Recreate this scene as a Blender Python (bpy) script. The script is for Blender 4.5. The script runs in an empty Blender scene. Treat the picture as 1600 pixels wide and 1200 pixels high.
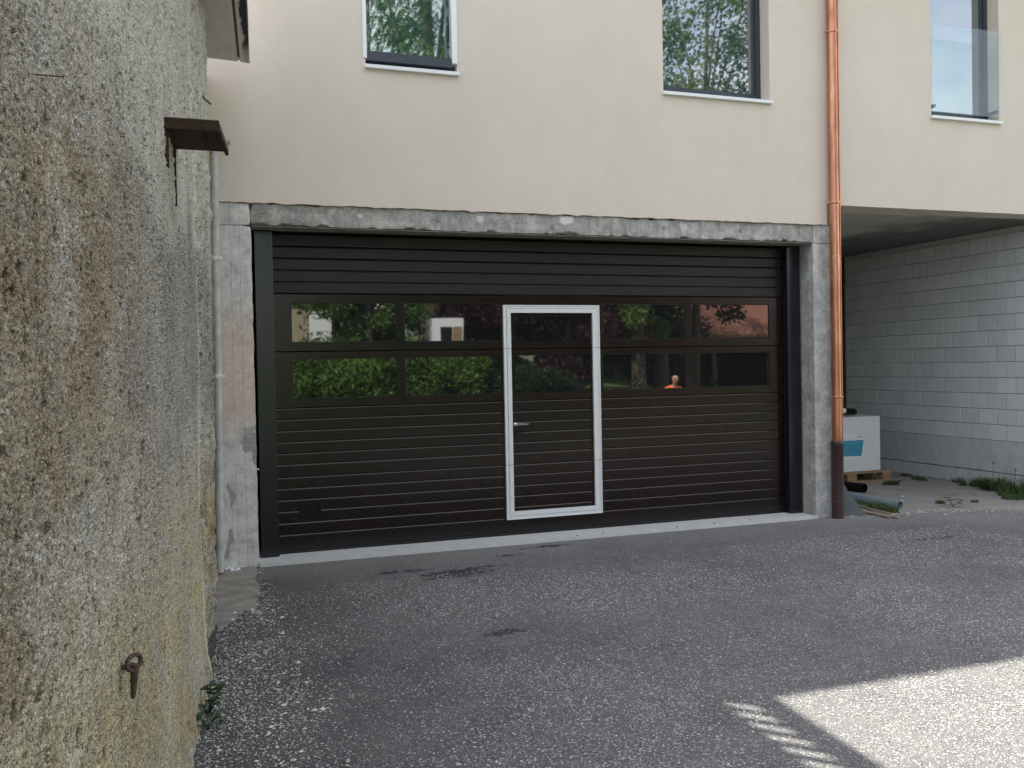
import bpy, math, random
import numpy as np
from mathutils import Vector, Matrix, noise as mnoise

R = math.radians
rnd = random.Random(7)
rng = np.random.default_rng(11)
sc = bpy.context.scene
col = sc.collection

# ---------------------------------------------------------------- camera, world, sun, exposure
cam = bpy.data.cameras.new("camera")
cam.sensor_fit = 'HORIZONTAL'
cam.sensor_width = 36.0
cam.lens = 36.0 * 1415.75 / 1600.0
cam.clip_start = 0.05
cam.clip_end = 1000
camo = bpy.data.objects.new("camera", cam)
col.objects.link(camo)
cr = Vector((0.94543136, -0.32524931, -0.01929855))
cu = Vector((0.0245258, 0.01197881, 0.99962743))
cf = Vector((0.32489696, 0.94555243, -0.01930214))
camo.matrix_world = Matrix(((cr.x, cu.x, -cf.x, 0.0), (cr.y, cu.y, -cf.y, -7.924),
                            (cr.z, cu.z, -cf.z, 1.651), (0, 0, 0, 1)))
sc.camera = camo

SUN_EL, SUN_AZ = R(55), R(-41.3)
world = bpy.data.worlds.new("World")
sc.world = world
world.use_nodes = True
wn = world.node_tree
for n in list(wn.nodes):
    wn.nodes.remove(n)
wout = wn.nodes.new('ShaderNodeOutputWorld')
wbg = wn.nodes.new('ShaderNodeBackground')
wbg.inputs['Strength'].default_value = 0.12
sky = wn.nodes.new('ShaderNodeTexSky')
sky.sky_type = 'NISHITA'
sky.sun_disc = False
sky.sun_elevation = SUN_EL
sky.sun_rotation = SUN_AZ
sky.altitude = 500
sky.air_density = 1.0
sky.dust_density = 2.0
sky.ozone_density = 1.0
# thin fair weather cloud over the whole sky
wtc = wn.nodes.new('ShaderNodeTexCoord')
wmap = wn.nodes.new('ShaderNodeMapping')
wmap.inputs['Scale'].default_value = (1, 1, 2.6)
wno = wn.nodes.new('ShaderNodeTexNoise')
wno.inputs['Scale'].default_value = 1.7
wno.inputs['Detail'].default_value = 9
wno.inputs['Roughness'].default_value = 0.6
wrp = wn.nodes.new('ShaderNodeValToRGB')
wrp.color_ramp.elements[0].position = 0.44
wrp.color_ramp.elements[0].color = (0.24, 0.24, 0.24, 1)
wrp.color_ramp.elements[1].position = 0.72
wrp.color_ramp.elements[1].color = (0.85, 0.85, 0.85, 1)
wmx = wn.nodes.new('ShaderNodeMix')
wmx.data_type = 'RGBA'
wmx.inputs[7].default_value = (9.5, 9.3, 9.0, 1)
wn.links.new(wtc.outputs['Generated'], wmap.inputs[0])
wn.links.new(wmap.outputs[0], wno.inputs['Vector'])
wn.links.new(wno.outputs['Fac'], wrp.inputs[0])
wn.links.new(wrp.outputs[0], wmx.inputs[0])
wn.links.new(sky.outputs[0], wmx.inputs[6])
wn.links.new(wmx.outputs[2], wbg.inputs['Color'])
wn.links.new(wbg.outputs[0], wout.inputs[0])

sun = bpy.data.lights.new("sun", 'SUN')
sun.energy = 5.0
sun.angle = R(0.55)
sun.color = (1.0, 0.95, 0.87)
suno = bpy.data.objects.new("sun", sun)
col.objects.link(suno)
sdir = Vector((math.sin(SUN_AZ) * math.cos(SUN_EL), math.cos(SUN_AZ) * math.cos(SUN_EL), math.sin(SUN_EL)))
suno.rotation_euler = sdir.to_track_quat('Z', 'Y').to_euler()
suno.location = (-6, 6, 14)

vs = sc.view_settings
vs.view_transform = 'Standard'
vs.look = 'None'
vs.exposure = 1.5
vs.gamma = 1.0
vs.use_curve_mapping = False

# ---------------------------------------------------------------- helpers
def tag(o, label=None, cat=None, group=None, kind=None):
    if label: o['label'] = label
    if cat: o['category'] = cat
    if group: o['group'] = group
    if kind: o['kind'] = kind
    return o

def empty(name, loc=(0, 0, 0), rz=0):
    o = bpy.data.objects.new(name, None)
    o.empty_display_size = 0.1
    o.location = loc
    o.rotation_euler = (0, 0, rz)
    col.objects.link(o)
    return o

class MB:
    def __init__(s):
        s.v = []; s.f = []
    def add(s, vs_, fs):
        b = len(s.v)
        s.v += [tuple(p) for p in vs_]
        s.f += [tuple(b + i for i in f) for f in fs]
        return s
    def box(s, x0, x1, y0, y1, z0, z1):
        return s.add([(x0, y0, z0), (x1, y0, z0), (x1, y1, z0), (x0, y1, z0), (x0, y0, z1), (x1, y0, z1), (x1, y1, z1), (x0, y1, z1)],
                     [(0, 3, 2, 1), (4, 5, 6, 7), (0, 1, 5, 4), (1, 2, 6, 5), (2, 3, 7, 6), (3, 0, 4, 7)])
    def prism_x(s, prof, x0, x1):          # prof: (y, z) counter-clockwise seen from +x
        n = len(prof)
        s.add([(x0, y, z) for y, z in prof] + [(x1, y, z) for y, z in prof],
              [tuple(range(n))[::-1], tuple(range(n, 2 * n))] + [(i, (i + 1) % n, n + (i + 1) % n, n + i) for i in range(n)])
        return s
    def tube(s, p0, p1, r0, r1=None, n=12, caps=True):
        r1 = r0 if r1 is None else r1
        p0 = Vector(p0); p1 = Vector(p1)
        d = (p1 - p0).normalized()
        a = d.orthogonal().normalized(); b = d.cross(a)
        vs_ = []
        for p, r in ((p0, r0), (p1, r1)):
            for k in range(n):
                t = 2 * math.pi * k / n
                vs_.append(p + a * (math.cos(t) * r) + b * (math.sin(t) * r))
        fs = [(k, (k + 1) % n, n + (k + 1) % n, n + k) for k in range(n)]
        if caps:
            fs += [tuple(range(n))[::-1], tuple(range(n, 2 * n))]
        return s.add(vs_, fs)
    def path(s, pts, r, n=10):
        for a, b in zip(pts[:-1], pts[1:]):
            s.tube(a, b, r, r, n)
        return s
    def lathe(s, prof, c, n=24, cap=True):   # prof (r, z) around vertical axis at c
        vs_ = []
        for r, z in prof:
            for k in range(n):
                t = 2 * math.pi * k / n
                vs_.append((c[0] + r * math.cos(t), c[1] + r * math.sin(t), c[2] + z))
        m = len(prof)
        fs = [(i * n + k, i * n + (k + 1) % n, (i + 1) * n + (k + 1) % n, (i + 1) * n + k) for i in range(m - 1) for k in range(n)]
        if cap:
            fs += [tuple(range(n))[::-1], tuple(range((m - 1) * n, m * n))]
        return s.add(vs_, fs)
    def build(s, name, mat, parent=None, smooth=False, bevel=0, auto=None):
        me = bpy.data.meshes.new(name)
        me.from_pydata(s.v, [], s.f)
        me.update()
        o = bpy.data.objects.new(name, me)
        col.objects.link(o)
        if mat: me.materials.append(mat)
        if smooth:
            me.polygons.foreach_set('use_smooth', [True] * len(me.polygons))
        if auto:
            me.polygons.foreach_set('use_smooth', [True] * len(me.polygons))
            me.set_sharp_from_angle(angle=R(auto))
        if bevel:
            m = o.modifiers.new('bevel', 'BEVEL'); m.width = bevel; m.segments = 2; m.limit_method = 'ANGLE'
        if parent: o.parent = parent
        return o

def np_mesh(name, V, F, mat, parent=None, smooth=True, attrs=None):
    """V (n,3) float, F (m,4) or (m,3) int"""
    me = bpy.data.meshes.new(name)
    k = F.shape[1]
    me.vertices.add(len(V)); me.vertices.foreach_set('co', np.ascontiguousarray(V, dtype=np.float32).ravel())
    me.loops.add(F.size); me.loops.foreach_set('vertex_index', np.ascontiguousarray(F, dtype=np.int32).ravel())
    me.polygons.add(len(F))
    me.polygons.foreach_set('loop_start', np.arange(0, F.size, k, dtype=np.int32))
    me.polygons.foreach_set('loop_total', np.full(len(F), k, dtype=np.int32))
    me.polygons.foreach_set('use_smooth', np.full(len(F), smooth))
    me.update(calc_edges=True)
    for an, arr in (attrs or {}).items():
        a = me.attributes.new(an, 'FLOAT', 'POINT')
        a.data.foreach_set('value', np.ascontiguousarray(arr, dtype=np.float32).ravel())
    me.materials.append(mat)
    o = bpy.data.objects.new(name, me)
    col.objects.link(o)
    if parent: o.parent = parent
    return o

def grid_faces(nu, nv):
    i = np.arange(nu - 1)[:, None] * nv + np.arange(nv - 1)[None, :]
    i = i.ravel()
    return np.stack([i, i + nv, i + nv + 1, i + 1], 1)

def fbm(P, sc_=1.0, oct_=4, seed=0):
    """cheap value-noise fbm on (n,2) or (n,3) points, 0..1"""
    P = np.asarray(P, float) * sc_
    tot = np.zeros(len(P)); amp = 1.0; s = 0.0
    for o in range(oct_):
        tot += amp * vnoise(P, seed + o * 17); s += amp
        amp *= 0.5; P = P * 2.03 + 5.3
    return tot / s

def hash_(ix, seed):
    h = np.zeros(ix.shape[:-1], dtype=np.uint64) + np.uint64(seed * 7919 + 1013)
    for k in range(ix.shape[-1]):
        h = (h ^ (ix[..., k].astype(np.int64).astype(np.uint64) * np.uint64([73856093, 19349663, 83492791][k]))) * np.uint64(2654435761)
        h ^= (h >> np.uint64(15))
    h = (h * np.uint64(2246822519)) & np.uint64(0xffffffff)
    h ^= (h >> np.uint64(13))
    return (h & np.uint64(0xffffff)).astype(float) / float(0xffffff)

def vnoise(P, seed):
    i = np.floor(P); f = P - i; f = f * f * (3 - 2 * f)
    d = P.shape[1]; out = np.zeros(len(P))
    for c in range(2 ** d):
        off = np.array([(c >> k) & 1 for k in range(d)])
        w = np.prod(np.where(off, f, 1 - f), axis=1)
        out += w * hash_((i + off), seed)
    return out

def worley(P, cell, seed, keep=1.0, rmin=.35, rmax=.65):
    """dome shaped stones: height 0..1 and random id of the tallest dome covering each point"""
    Q = P / cell; i = np.floor(Q)
    H = np.zeros(len(P)); ID = np.zeros(len(P))
    for a in (-1, 0, 1):
        for b in (-1, 0, 1):
            c = i + np.array([a, b])
            hx = hash_(c, seed); hy = hash_(c, seed + 1); hr = hash_(c, seed + 2); hk = hash_(c, seed + 3)
            asp = .7 + .6 * hash_(c, seed + 4)
            r = rmin + (rmax - rmin) * hr
            d2 = (((Q[:, 0] - c[:, 0] - hx) / (r * asp)) ** 2 + ((Q[:, 1] - c[:, 1] - hy) / (r / asp)) ** 2)
            h = np.sqrt(np.clip(1 - d2, 0, 1)) * (.5 + .5 * hr) * (hk < keep)
            m = h > H
            H = np.where(m, h, H); ID = np.where(m, hash_(c, seed + 5), ID)
    return H, ID

# ---------------------------------------------------------------- material helper
class NT:
    def __init__(s, name, rough=0.8, spec=0.5, metal=0.0):
        s.m = bpy.data.materials.new(name)
        s.m.use_nodes = True
        s.t = s.m.node_tree
        s.p = s.t.nodes['Principled BSDF']
        s.p.inputs['Roughness'].default_value = rough
        s.p.inputs['Specular IOR Level'].default_value = spec
        s.p.inputs['Metallic'].default_value = metal
        s.out = s.t.nodes['Material Output']
        tc = s.t.nodes.new('ShaderNodeTexCoord')
        s.obj = tc.outputs['Object']
    def L(s, a, b):
        s.t.links.new(a, b)
    def node(s, typ, **kw):
        n = s.t.nodes.new(typ)
        for k, v in kw.items():
            setattr(n, k, v)
        return n
    def map(s, scale=(1, 1, 1), loc=(0, 0, 0), rot=(0, 0, 0), src=None):
        n = s.node('ShaderNodeMapping')
        n.inputs['Scale'].default_value = scale
        n.inputs['Location'].default_value = loc
        n.inputs['Rotation'].default_value = rot
        s.L(src or s.obj, n.inputs['Vector'])
        return n.outputs[0]
    def noise(s, scale=5, detail=4, rough=.55, dist=0, vec=None):
        n = s.node('ShaderNodeTexNoise')
        n.inputs['Scale'].default_value = scale
        n.inputs['Detail'].default_value = detail
        n.inputs['Roughness'].default_value = rough
        n.inputs['Distortion'].default_value = dist
        s.L(vec or s.obj, n.inputs['Vector'])
        return n.outputs['Fac']
    def voro(s, scale=50, feature='F1', vec=None, out='Distance', rand=1.0):
        n = s.node('ShaderNodeTexVoronoi')
        n.feature = feature
        n.inputs['Scale'].default_value = scale
        n.inputs['Randomness'].default_value = rand
        s.L(vec or s.obj, n.inputs['Vector'])
        return n.outputs[out]
    def ramp(s, fac, stops, interp='LINEAR'):
        n = s.node('ShaderNodeValToRGB')
        cr_ = n.color_ramp
        cr_.interpolation = interp
        while len(cr_.elements) < len(stops):
            cr_.elements.new(0.5)
        for e, (p, c) in zip(cr_.elements, stops):
            e.position = p
            e.color = (c, c, c, 1) if isinstance(c, (int, float)) else (*c, 1)
        s.L(fac, n.inputs[0])
        return n.outputs[0]
    def mix(s, fac, a, b, mode='MIX'):
        n = s.node('ShaderNodeMix', data_type='RGBA', blend_type=mode)
        n.clamp_factor = True
        for v, i in ((fac, 0), (a, 6), (b, 7)):
            if isinstance(v, (int, float)):
                n.inputs[i].default_value = v if i == 0 else (v, v, v, 1)
            elif isinstance(v, tuple):
                n.inputs[i].default_value = (*v, 1)
            else:
                s.L(v, n.inputs[i])
        return n.outputs[2]
    def math(s, op, a, b=None, c=None, clamp=False):
        n = s.node('ShaderNodeMath', operation=op)
        n.use_clamp = clamp
        for i, v in enumerate((a, b, c)):
            if v is None: continue
            if isinstance(v, (int, float)): n.inputs[i].default_value = v
            else: s.L(v, n.inputs[i])
        return n.outputs[0]
    def sep(s, src=None):
        n = s.node('ShaderNodeSeparateXYZ')
        s.L(src or s.obj, n.inputs[0])
        return n.outputs
    def step(s, v, lo, hi):
        n = s.node('ShaderNodeMapRange')
        n.interpolation_type = 'SMOOTHSTEP'
        s.L(v, n.inputs[0])
        n.inputs[1].default_value = lo; n.inputs[2].default_value = hi
        n.inputs[3].default_value = 0; n.inputs[4].default_value = 1
        return n.outputs[0]
    def color(s, c):
        if isinstance(c, tuple): s.p.inputs['Base Color'].default_value = (*c, 1)
        else: s.L(c, s.p.inputs['Base Color'])
        return s
    def rough(s, r):
        if isinstance(r, (int, float)): s.p.inputs['Roughness'].default_value = r
        else: s.L(r, s.p.inputs['Roughness'])
        return s
    def bump(s, h, dist=.005, strength=1.0):
        n = s.node('ShaderNodeBump')
        n.inputs['Distance'].default_value = dist
        n.inputs['Strength'].default_value = strength
        s.L(h, n.inputs['Height'])
        if s.p.inputs['Normal'].is_linked:
            s.L(s.p.inputs['Normal'].links[0].from_socket, n.inputs['Normal'])
        s.L(n.outputs[0], s.p.inputs['Normal'])
        return s
    def attr(s, name):
        n = s.node('ShaderNodeAttribute'); n.attribute_name = name
        return n.outputs['Fac']

# ---------------------------------------------------------------- materials
def M_plaster():
    t = NT('cream_plaster', .93, .25)
    n1 = t.noise(.8, 5, .6)
    n2 = t.noise(260, 3, .6)
    c = t.ramp(n1, [(.36, (.655, .566, .480)), (.64, (.70, .605, .515))])
    n3 = t.noise(4.5, 5, .65, vec=t.map((1, 1, .6)))
    c = t.mix(.10, c, t.ramp(n3, [(.38, (.56, .485, .41)), (.62, (.78, .68, .58))]))
    c = t.mix(.10, c, t.ramp(n2, [(.3, .40), (.7, .75)]))
    st = t.noise(6, 6, .7, vec=t.map((1.0, 1, .15)))
    c = t.mix(t.math('MULTIPLY', t.step(st, .60, .78), .05), c, (.50, .44, .38))
    t.color(c)
    t.bump(n2, .0022, .6)
    t.bump(t.noise(14, 3, .5), .004, .35)
    return t.m

def M_concrete(name, base, dark, light, pink=0.0, streak=.5):
    t = NT(name, .9, .3)
    n = t.noise(7, 8, .68)
    c = t.ramp(n, [(.32, dark), (.5, base), (.72, light)])
    st = t.noise(13, 7, .7, vec=t.map((1, 1, .12)))
    c = t.mix(t.math('MULTIPLY', t.step(st, .5, .68), streak), c, light)
    st2 = t.noise(9, 7, .75, vec=t.map((1, 1, .3), (7, 3, 1)))
    c = t.mix(t.math('MULTIPLY', t.step(st2, .54, .66), .75), c, dark)
    if pink:
        z = t.sep()[2]
        pk = t.math('MULTIPLY', t.step(z, 1.0, 1.35), t.math('SUBTRACT', 1.0, t.step(z, 1.9, 2.4)))
        c = t.mix(t.math('MULTIPLY', pk, pink), c, (.70, .50, .39))
        # patched mortar spots, low down
        sp = t.noise(5.5, 2, .4, vec=t.map((1, 1, .6), (2.2, 0, .9)))
        c = t.mix(t.math('MULTIPLY', t.math('MULTIPLY', t.step(sp, .575, .60), t.math('SUBTRACT', 1.0, t.step(z, 1.1, 1.3))), .85), c, (.24, .24, .24))
        xx = t.sep()[0]
        for gx0 in (.262, .338):
            ln_ = t.math('SUBTRACT', 1.0, t.step(t.math('ABSOLUTE', t.math('SUBTRACT', xx, gx0)), .0008, .0035))
            c = t.mix(t.math('MULTIPLY', ln_, .5), c, (.17, .16, .15))
    mt = t.noise(24, 8, .8)
    c = t.mix(t.math('MULTIPLY', t.step(mt, .52, .60), .38), c, dark)
    c = t.mix(t.math('MULTIPLY', t.math('SUBTRACT', 1.0, t.step(mt, .40, .46)), .45), c, light)
    fine = t.noise(160, 3, .6)
    c = t.mix(.18, c, t.ramp(fine, [(.3, .12), (.7, .6)]))
    if name == 'grey_old_concrete':
        x_, y_, z_ = t.sep()
        wn2 = t.noise(16, 6, .75)
        for cx, cz, rx, rz, cc, am in ((3.30, 3.02, .09, .05, (.74, .72, .68), .85), (2.45, 3.0, .05, .04, (.66, .64, .60), .7), (4.55, 3.0, .05, .05, (.66, .64, .60), .6), (1.35, 2.99, .03, .025, (.7, .68, .64), .7), (3.32, 2.885, .20, .035, (.05, .04, .035), .8), (3.0, 2.95, .3, .03, (.5, .47, .42), .5), (1.6, 2.93, .35, .03, (.52, .49, .44), .5)):
            ex = t.math('POWER', t.math('DIVIDE', t.math('SUBTRACT', x_, cx), rx), 2.0)
            ez = t.math('POWER', t.math('ABSOLUTE', t.math('DIVIDE', t.math('SUBTRACT', z_, cz), rz)), 2.0)
            dd = t.math('ADD', t.math('ADD', ex, ez), t.math('MULTIPLY', t.math('SUBTRACT', wn2, .5), 4.0))
            c = t.mix(t.math('MULTIPLY', t.math('SUBTRACT', 1.0, t.step(dd, .3, .9)), am), c, cc)
    holes = t.voro(38, rand=1.0)
    msk = t.noise(6, 3, .5, vec=t.map((1, 1, 1), (4, 4, 4)))
    hm = t.math('MULTIPLY', t.math('SUBTRACT', 1.0, t.step(holes, .13, .2)), t.step(msk, .55, .62))
    t.color(t.mix(t.math('MULTIPLY', hm, .6), c, (.09, .085, .08)))
    t.bump(t.math('SUBTRACT', 1.0, hm), .006, .9)
    t.bump(fine, .0015, .5)
    t.bump(st, .004, .5)
    return t.m

def M_simple(name, c, rough=.6, spec=.5, metal=0., var=.12, vscale=12, bump=0., bscale=120):
    t = NT(name, rough, spec, metal)
    n = t.noise(vscale, 5, .6)
    d = tuple(x * (1 - var) for x in c); l = tuple(min(1, x * (1 + var)) for x in c)
    t.color(t.ramp(n, [(.3, d), (.7, l)]))
    if bump: t.bump(t.noise(bscale, 3, .6), bump, .6)
    return t.m

def M_door(name, c, grain=False, rough=.42):
    t = NT(name, rough, .42)
    n = t.noise(3, 4, .6)
    c0 = t.ramp(n, [(.3, tuple(x * .9 for x in c)), (.7, tuple(x * 1.1 for x in c))])
    dust = t.noise(30, 6, .7, vec=t.map((.5, 1, 1)))
    c0 = t.mix(t.math('MULTIPLY', t.step(dust, .5, .9), .008), c0, (.22, .19, .17))
    zz = t.sep()[2]
    dz = t.math('MULTIPLY', t.math('SUBTRACT', 1.0, t.step(t.math('ADD', zz, t.math('MULTIPLY', dust, .25)), .12, .36)), .022)
    t.color(t.mix(dz, c0, (.30, .28, .26)))
    if grain:
        g = t.noise(26, 7, .7, 1.2, vec=t.map((.09, 1, 2.2)))
        t.bump(g, .0022, .9)
        t.rough(t.ramp(g, [(.35, rough - .1), (.65, rough + .16)]))
    else:
        t.rough(t.ramp(t.noise(5, 4, .6), [(.3, rough - .03), (.7, rough + .05)]))
    return t.m

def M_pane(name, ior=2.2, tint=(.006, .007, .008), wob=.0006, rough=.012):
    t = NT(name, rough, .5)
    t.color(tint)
    t.p.inputs['IOR'].default_value = ior
    t.bump(t.noise(1.6, 1, .4), wob * 2.2, .35)
    return t.m

def M_clear():
    t = NT('clear_glass', .0, .5)
    tr = t.node('ShaderNodeBsdfTransparent'); tr.inputs[0].default_value = (.93, .97, .965, 1)
    gl = t.node('ShaderNodeBsdfGlossy'); gl.inputs['Roughness'].default_value = .01
    lw = t.node('ShaderNodeLayerWeight'); lw.inputs[0].default_value = .5
    mx = t.node('ShaderNodeMixShader')
    t.L(t.math('ADD', .045, t.math('MULTIPLY', t.math('POWER', lw.outputs['Facing'], 4.0), .85), clamp=True), mx.inputs[0])
    t.L(tr.outputs[0], mx.inputs[1]); t.L(gl.outputs[0], mx.inputs[2])
    t.L(mx.outputs[0], t.out.inputs['Surface'])
    return t.m

def M_copper():
    t = NT('bright_copper', .3, .5, 1.0)
    n = t.noise(9, 6, .65, vec=t.map((1, 1, .2)))
    t.color(t.ramp(n, [(.3, (.34, .145, .08)), (.5, (.55, .25, .15)), (.75, (.70, .37, .25))]))
    t.rough(t.ramp(t.noise(20, 5, .7, vec=t.map((1, 1, .3))), [(.3, .30), (.75, .58)]))
    return t.m

def M_asphalt():
    t = NT('gravelly_asphalt', .88, .35)
    big = t.noise(.55, 5, .6)
    med = t.noise(3.2, 6, .65)
    base = t.ramp(med, [(.3, (.084, .082, .082)), (.7, (.142, .138, .135))])
    base = t.mix(t.math('MULTIPLY', t.step(big, .42, .66), .4), base, (.16, .155, .148))
    # stone chips of two sizes, each cell its own tone
    for k, (s_, thr, amt) in enumerate(((95, .62, .9), (165, .55, .85))):
        vn = t.node('ShaderNodeTexVoronoi'); vn.inputs['Scale'].default_value = s_
        t.L(t.map((1, 1, 1), (k * 3.1, 0, 0)), vn.inputs['Vector'])
        sp = t.node('ShaderNodeSeparateColor'); t.L(vn.outputs['Color'], sp.inputs[0])
        tone = t.ramp(sp.outputs[1], [(0, (.06, .06, .062)), (.35, (.19, .19, .187)), (.7, (.36, .35, .335)), (1, (.64, .63, .60))])
        dm = t.math('SUBTRACT', 1.0, t.step(vn.outputs['Distance'], .30, .52))
        lm = t.math('GREATER_THAN', sp.outputs[0], thr)
        m = t.math('MULTIPLY', t.math('MULTIPLY', dm, lm), amt)
        base = t.mix(m, base, tone)
        t.bump(t.math('SUBTRACT', 1.0, vn.outputs['Distance']), .006 if k == 0 else .003, .8)
    x, y, z = t.sep()
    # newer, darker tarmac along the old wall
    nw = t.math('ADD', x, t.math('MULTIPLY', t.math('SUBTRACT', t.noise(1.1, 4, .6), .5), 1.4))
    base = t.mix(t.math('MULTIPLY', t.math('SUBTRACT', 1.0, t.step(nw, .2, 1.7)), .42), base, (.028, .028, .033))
    pt_ = t.noise(.9, 6, .66, vec=t.map((1, 1, 1), (4, 9, 0)))
    base = t.mix(t.math('MULTIPLY', t.step(pt_, .50, .66), .14), base, (.030, .030, .033))
    # pale dust washed along the threshold
    w = t.math('ADD', y, t.math('MULTIPLY', t.noise(1.4, 5, .6), 1.1))
    w = t.math('ADD', w, t.math('MULTIPLY', t.step(x, 6.0, 8.5), .75))
    dust = t.math('MULTIPLY', t.step(w, -.3, .6), .46)
    dfine = t.ramp(t.noise(90, 3, .6), [(.3, (.23, .22, .205)), (.7, (.33, .315, .295))])
    base = t.mix(dust, base, dfine)
    # damp patches left on the tarmac
    wn_ = t.noise(7.5, 8, .8)
    for cx, cy, rx, ry in ((1.90, -.93, .40, .17), (1.50, -.68, .30, .05), (2.50, -.44, .17, .05), (3.03, -.20, .22, .06), (2.85, -.22, .2, .04), (2.2, -.78, .25, .04), (6.3, -1.34, .45, .05), (1.75, -2.6, .16, .07)):
        ex = t.math('POWER', t.math('DIVIDE', t.math('SUBTRACT', x, cx), rx), 2.0)
        ey = t.math('POWER', t.math('ABSOLUTE', t.math('DIVIDE', t.math('SUBTRACT', y, cy), ry)), 2.0)
        dd = t.math('ADD', t.math('ADD', ex, ey), t.math('MULTIPLY', t.math('SUBTRACT', wn_, .5), 9.0))
        base = t.mix(t.math('MULTIPLY', t.math('SUBTRACT', 1.0, t.step(dd, .25, .6)), .85), base, (.028, .028, .03))
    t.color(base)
    t.bump(t.noise(14, 4, .6), .008, .5)
    return t.m

def M_pebble():
    t = NT('weathered_pebbledash', .92, .25)
    x, y, z = t.sep()
    peb = t.attr('stone')
    hgt = t.attr('relief')
    n1 = t.noise(2.0, 7, .66, vec=t.map((1, .55, .7)))
    base = t.ramp(n1, [(.36, (.33, .305, .25)), (.5, (.47, .44, .375)), (.62, (.62, .59, .51))])
    # vertical weather streaks
    st = t.noise(4.5, 7, .7, .4, vec=t.map((1, .7, .14), (1, 3, 0)))
    base = t.mix(t.math('MULTIPLY', t.step(st, .47, .60), .62), base, (.22, .21, .185))
    st2 = t.noise(3.1, 5, .6, vec=t.map((1, 1, .2), (6, 8, 0)))
    base = t.mix(t.math('MULTIPLY', t.step(st2, .50, .62), .55), base, (.66, .62, .54))
    gb = t.noise(2.6, 8, .74, .6, vec=t.map((1, .5, .9), (2, 6, 9)))
    gband = t.math('MULTIPLY', t.step(z, .9, 1.4), t.math('SUBTRACT', 1.0, t.step(z, 2.1, 2.7)))
    base = t.mix(t.math('MULTIPLY', t.math('MULTIPLY', t.step(gb, .40, .58), gband), .6), base, (.20, .185, .155))
    # rusty brown lichen band at mid height, paler yellow growth below
    on = t.noise(3.4, 9, .78, 1.0, vec=t.map((1, .42, .85), (3, 1, 4)))
    band = t.math('MULTIPLY', t.step(z, 1.0, 1.35), t.math('SUBTRACT', 1.0, t.step(z, 1.9, 2.6)))
    near = t.math('SUBTRACT', 1.0, t.step(y, -5.4, -4.4))
    oc = t.math('MULTIPLY', t.step(on, .44, .60), t.math('MULTIPLY', band, near))
    ylo = t.math('SUBTRACT', 1.0, t.step(z, .8, 1.45))
    grn = t.noise(3.7, 6, .7, vec=t.map((1, 1, .5), (8, 1, 2)))
    base = t.mix(t.math('MULTIPLY', t.step(grn, .50, .64), t.math('SUBTRACT', .32, t.math('MULTIPLY', t.step(z, 1.2, 2.2), .3))), base, (.30, .275, .17))
    # dark mossy base beyond the joint
    dk = t.math('MULTIPLY', t.step(y, -2.75, -2.5), t.math('SUBTRACT', 1.0, t.step(z, .7, 1.3)))
    dk = t.math('MULTIPLY', dk, t.math('SUBTRACT', 1.0, t.step(y, -1.25, -1.0)))
    base = t.mix(t.math('MULTIPLY', dk, .75), base, (.075, .08, .06))
    moss = t.math('MULTIPLY', t.math('SUBTRACT', 1.0, t.step(z, .02, .22)), t.step(on, .38, .55))
    base = t.mix(t.math('MULTIPLY', moss, .8), base, (.08, .085, .03))
    # stones: own tones
    tone = t.ramp(peb, [(0, (.10, .085, .065)), (.18, (.28, .25, .20)), (.45, (.44, .41, .35)), (.72, (.56, .48, .34)), (.88, (.66, .64, .60)), (1, (.86, .85, .81))])
    base = t.mix(t.math('MULTIPLY', t.step(hgt, .25, .5), .50), base, tone)
    for k, (s_, lo, hi) in enumerate(((120, .86, .95), (240, .80, .8))):
        vn = t.node('ShaderNodeTexVoronoi'); vn.inputs['Scale'].default_value = s_
        t.L(t.map((1, 1, 1), (k * 2.3, 0, 0)), vn.inputs['Vector'])
        spc = t.node('ShaderNodeSeparateColor'); t.L(vn.outputs['Color'], spc.inputs[0])
        dm = t.math('SUBTRACT', 1.0, t.step(vn.outputs['Distance'], .30, .5))
        base = t.mix(t.math('MULTIPLY', t.math('MULTIPLY', dm, t.math('GREATER_THAN', spc.outputs[0], lo)), hi), base, (.80, .79, .75))
        base = t.mix(t.math('MULTIPLY', t.math('MULTIPLY', dm, t.math('LESS_THAN', spc.outputs[0], 1 - lo + .07)), hi), base, (.055, .045, .035))
        t.bump(t.math('SUBTRACT', 1.0, vn.outputs['Distance']), .005, .8)
    base = t.mix(t.math('MULTIPLY', t.step(t.attr('pit'), .1, .5), .6), base, (.07, .06, .045))  # darkness of the deeper pits painted into the base colour
    fine = t.noise(420, 3, .7)
    base = t.mix(.3, base, t.ramp(fine, [(.3, .08), (.7, .62)]))
    # shade in the pits between the stones, painted into the colour
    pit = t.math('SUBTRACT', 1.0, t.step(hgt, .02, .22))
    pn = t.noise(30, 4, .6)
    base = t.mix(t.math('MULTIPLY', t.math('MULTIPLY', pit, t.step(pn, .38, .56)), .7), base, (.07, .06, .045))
    # smeared mortar beyond the joint, pale line at the joint itself
    sm_ = t.math('MULTIPLY', t.step(y, -2.66, -2.60), t.step(t.noise(5, 5, .7, vec=t.map((1, 1, .5), (1, 1, 1))), .50, .56))
    base = t.mix(t.math('MULTIPLY', sm_, .6), base, (.52, .50, .46))
    jl = t.math('SUBTRACT', 1.0, t.step(t.math('ABSOLUTE', t.math('ADD', y, 2.70)), .03, .07))
    base = t.mix(t.math('MULTIPLY', jl, .7), base, (.66, .64, .59))
    # broad weathering zones with wandering edges
    wob = t.noise(1.9, 7, .7, vec=t.map((1, .55, .9), (4, 4, 1)))
    wz = t.math('ADD', z, t.math('MULTIPLY', t.math('SUBTRACT', wob, .5), 2.2))
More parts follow.
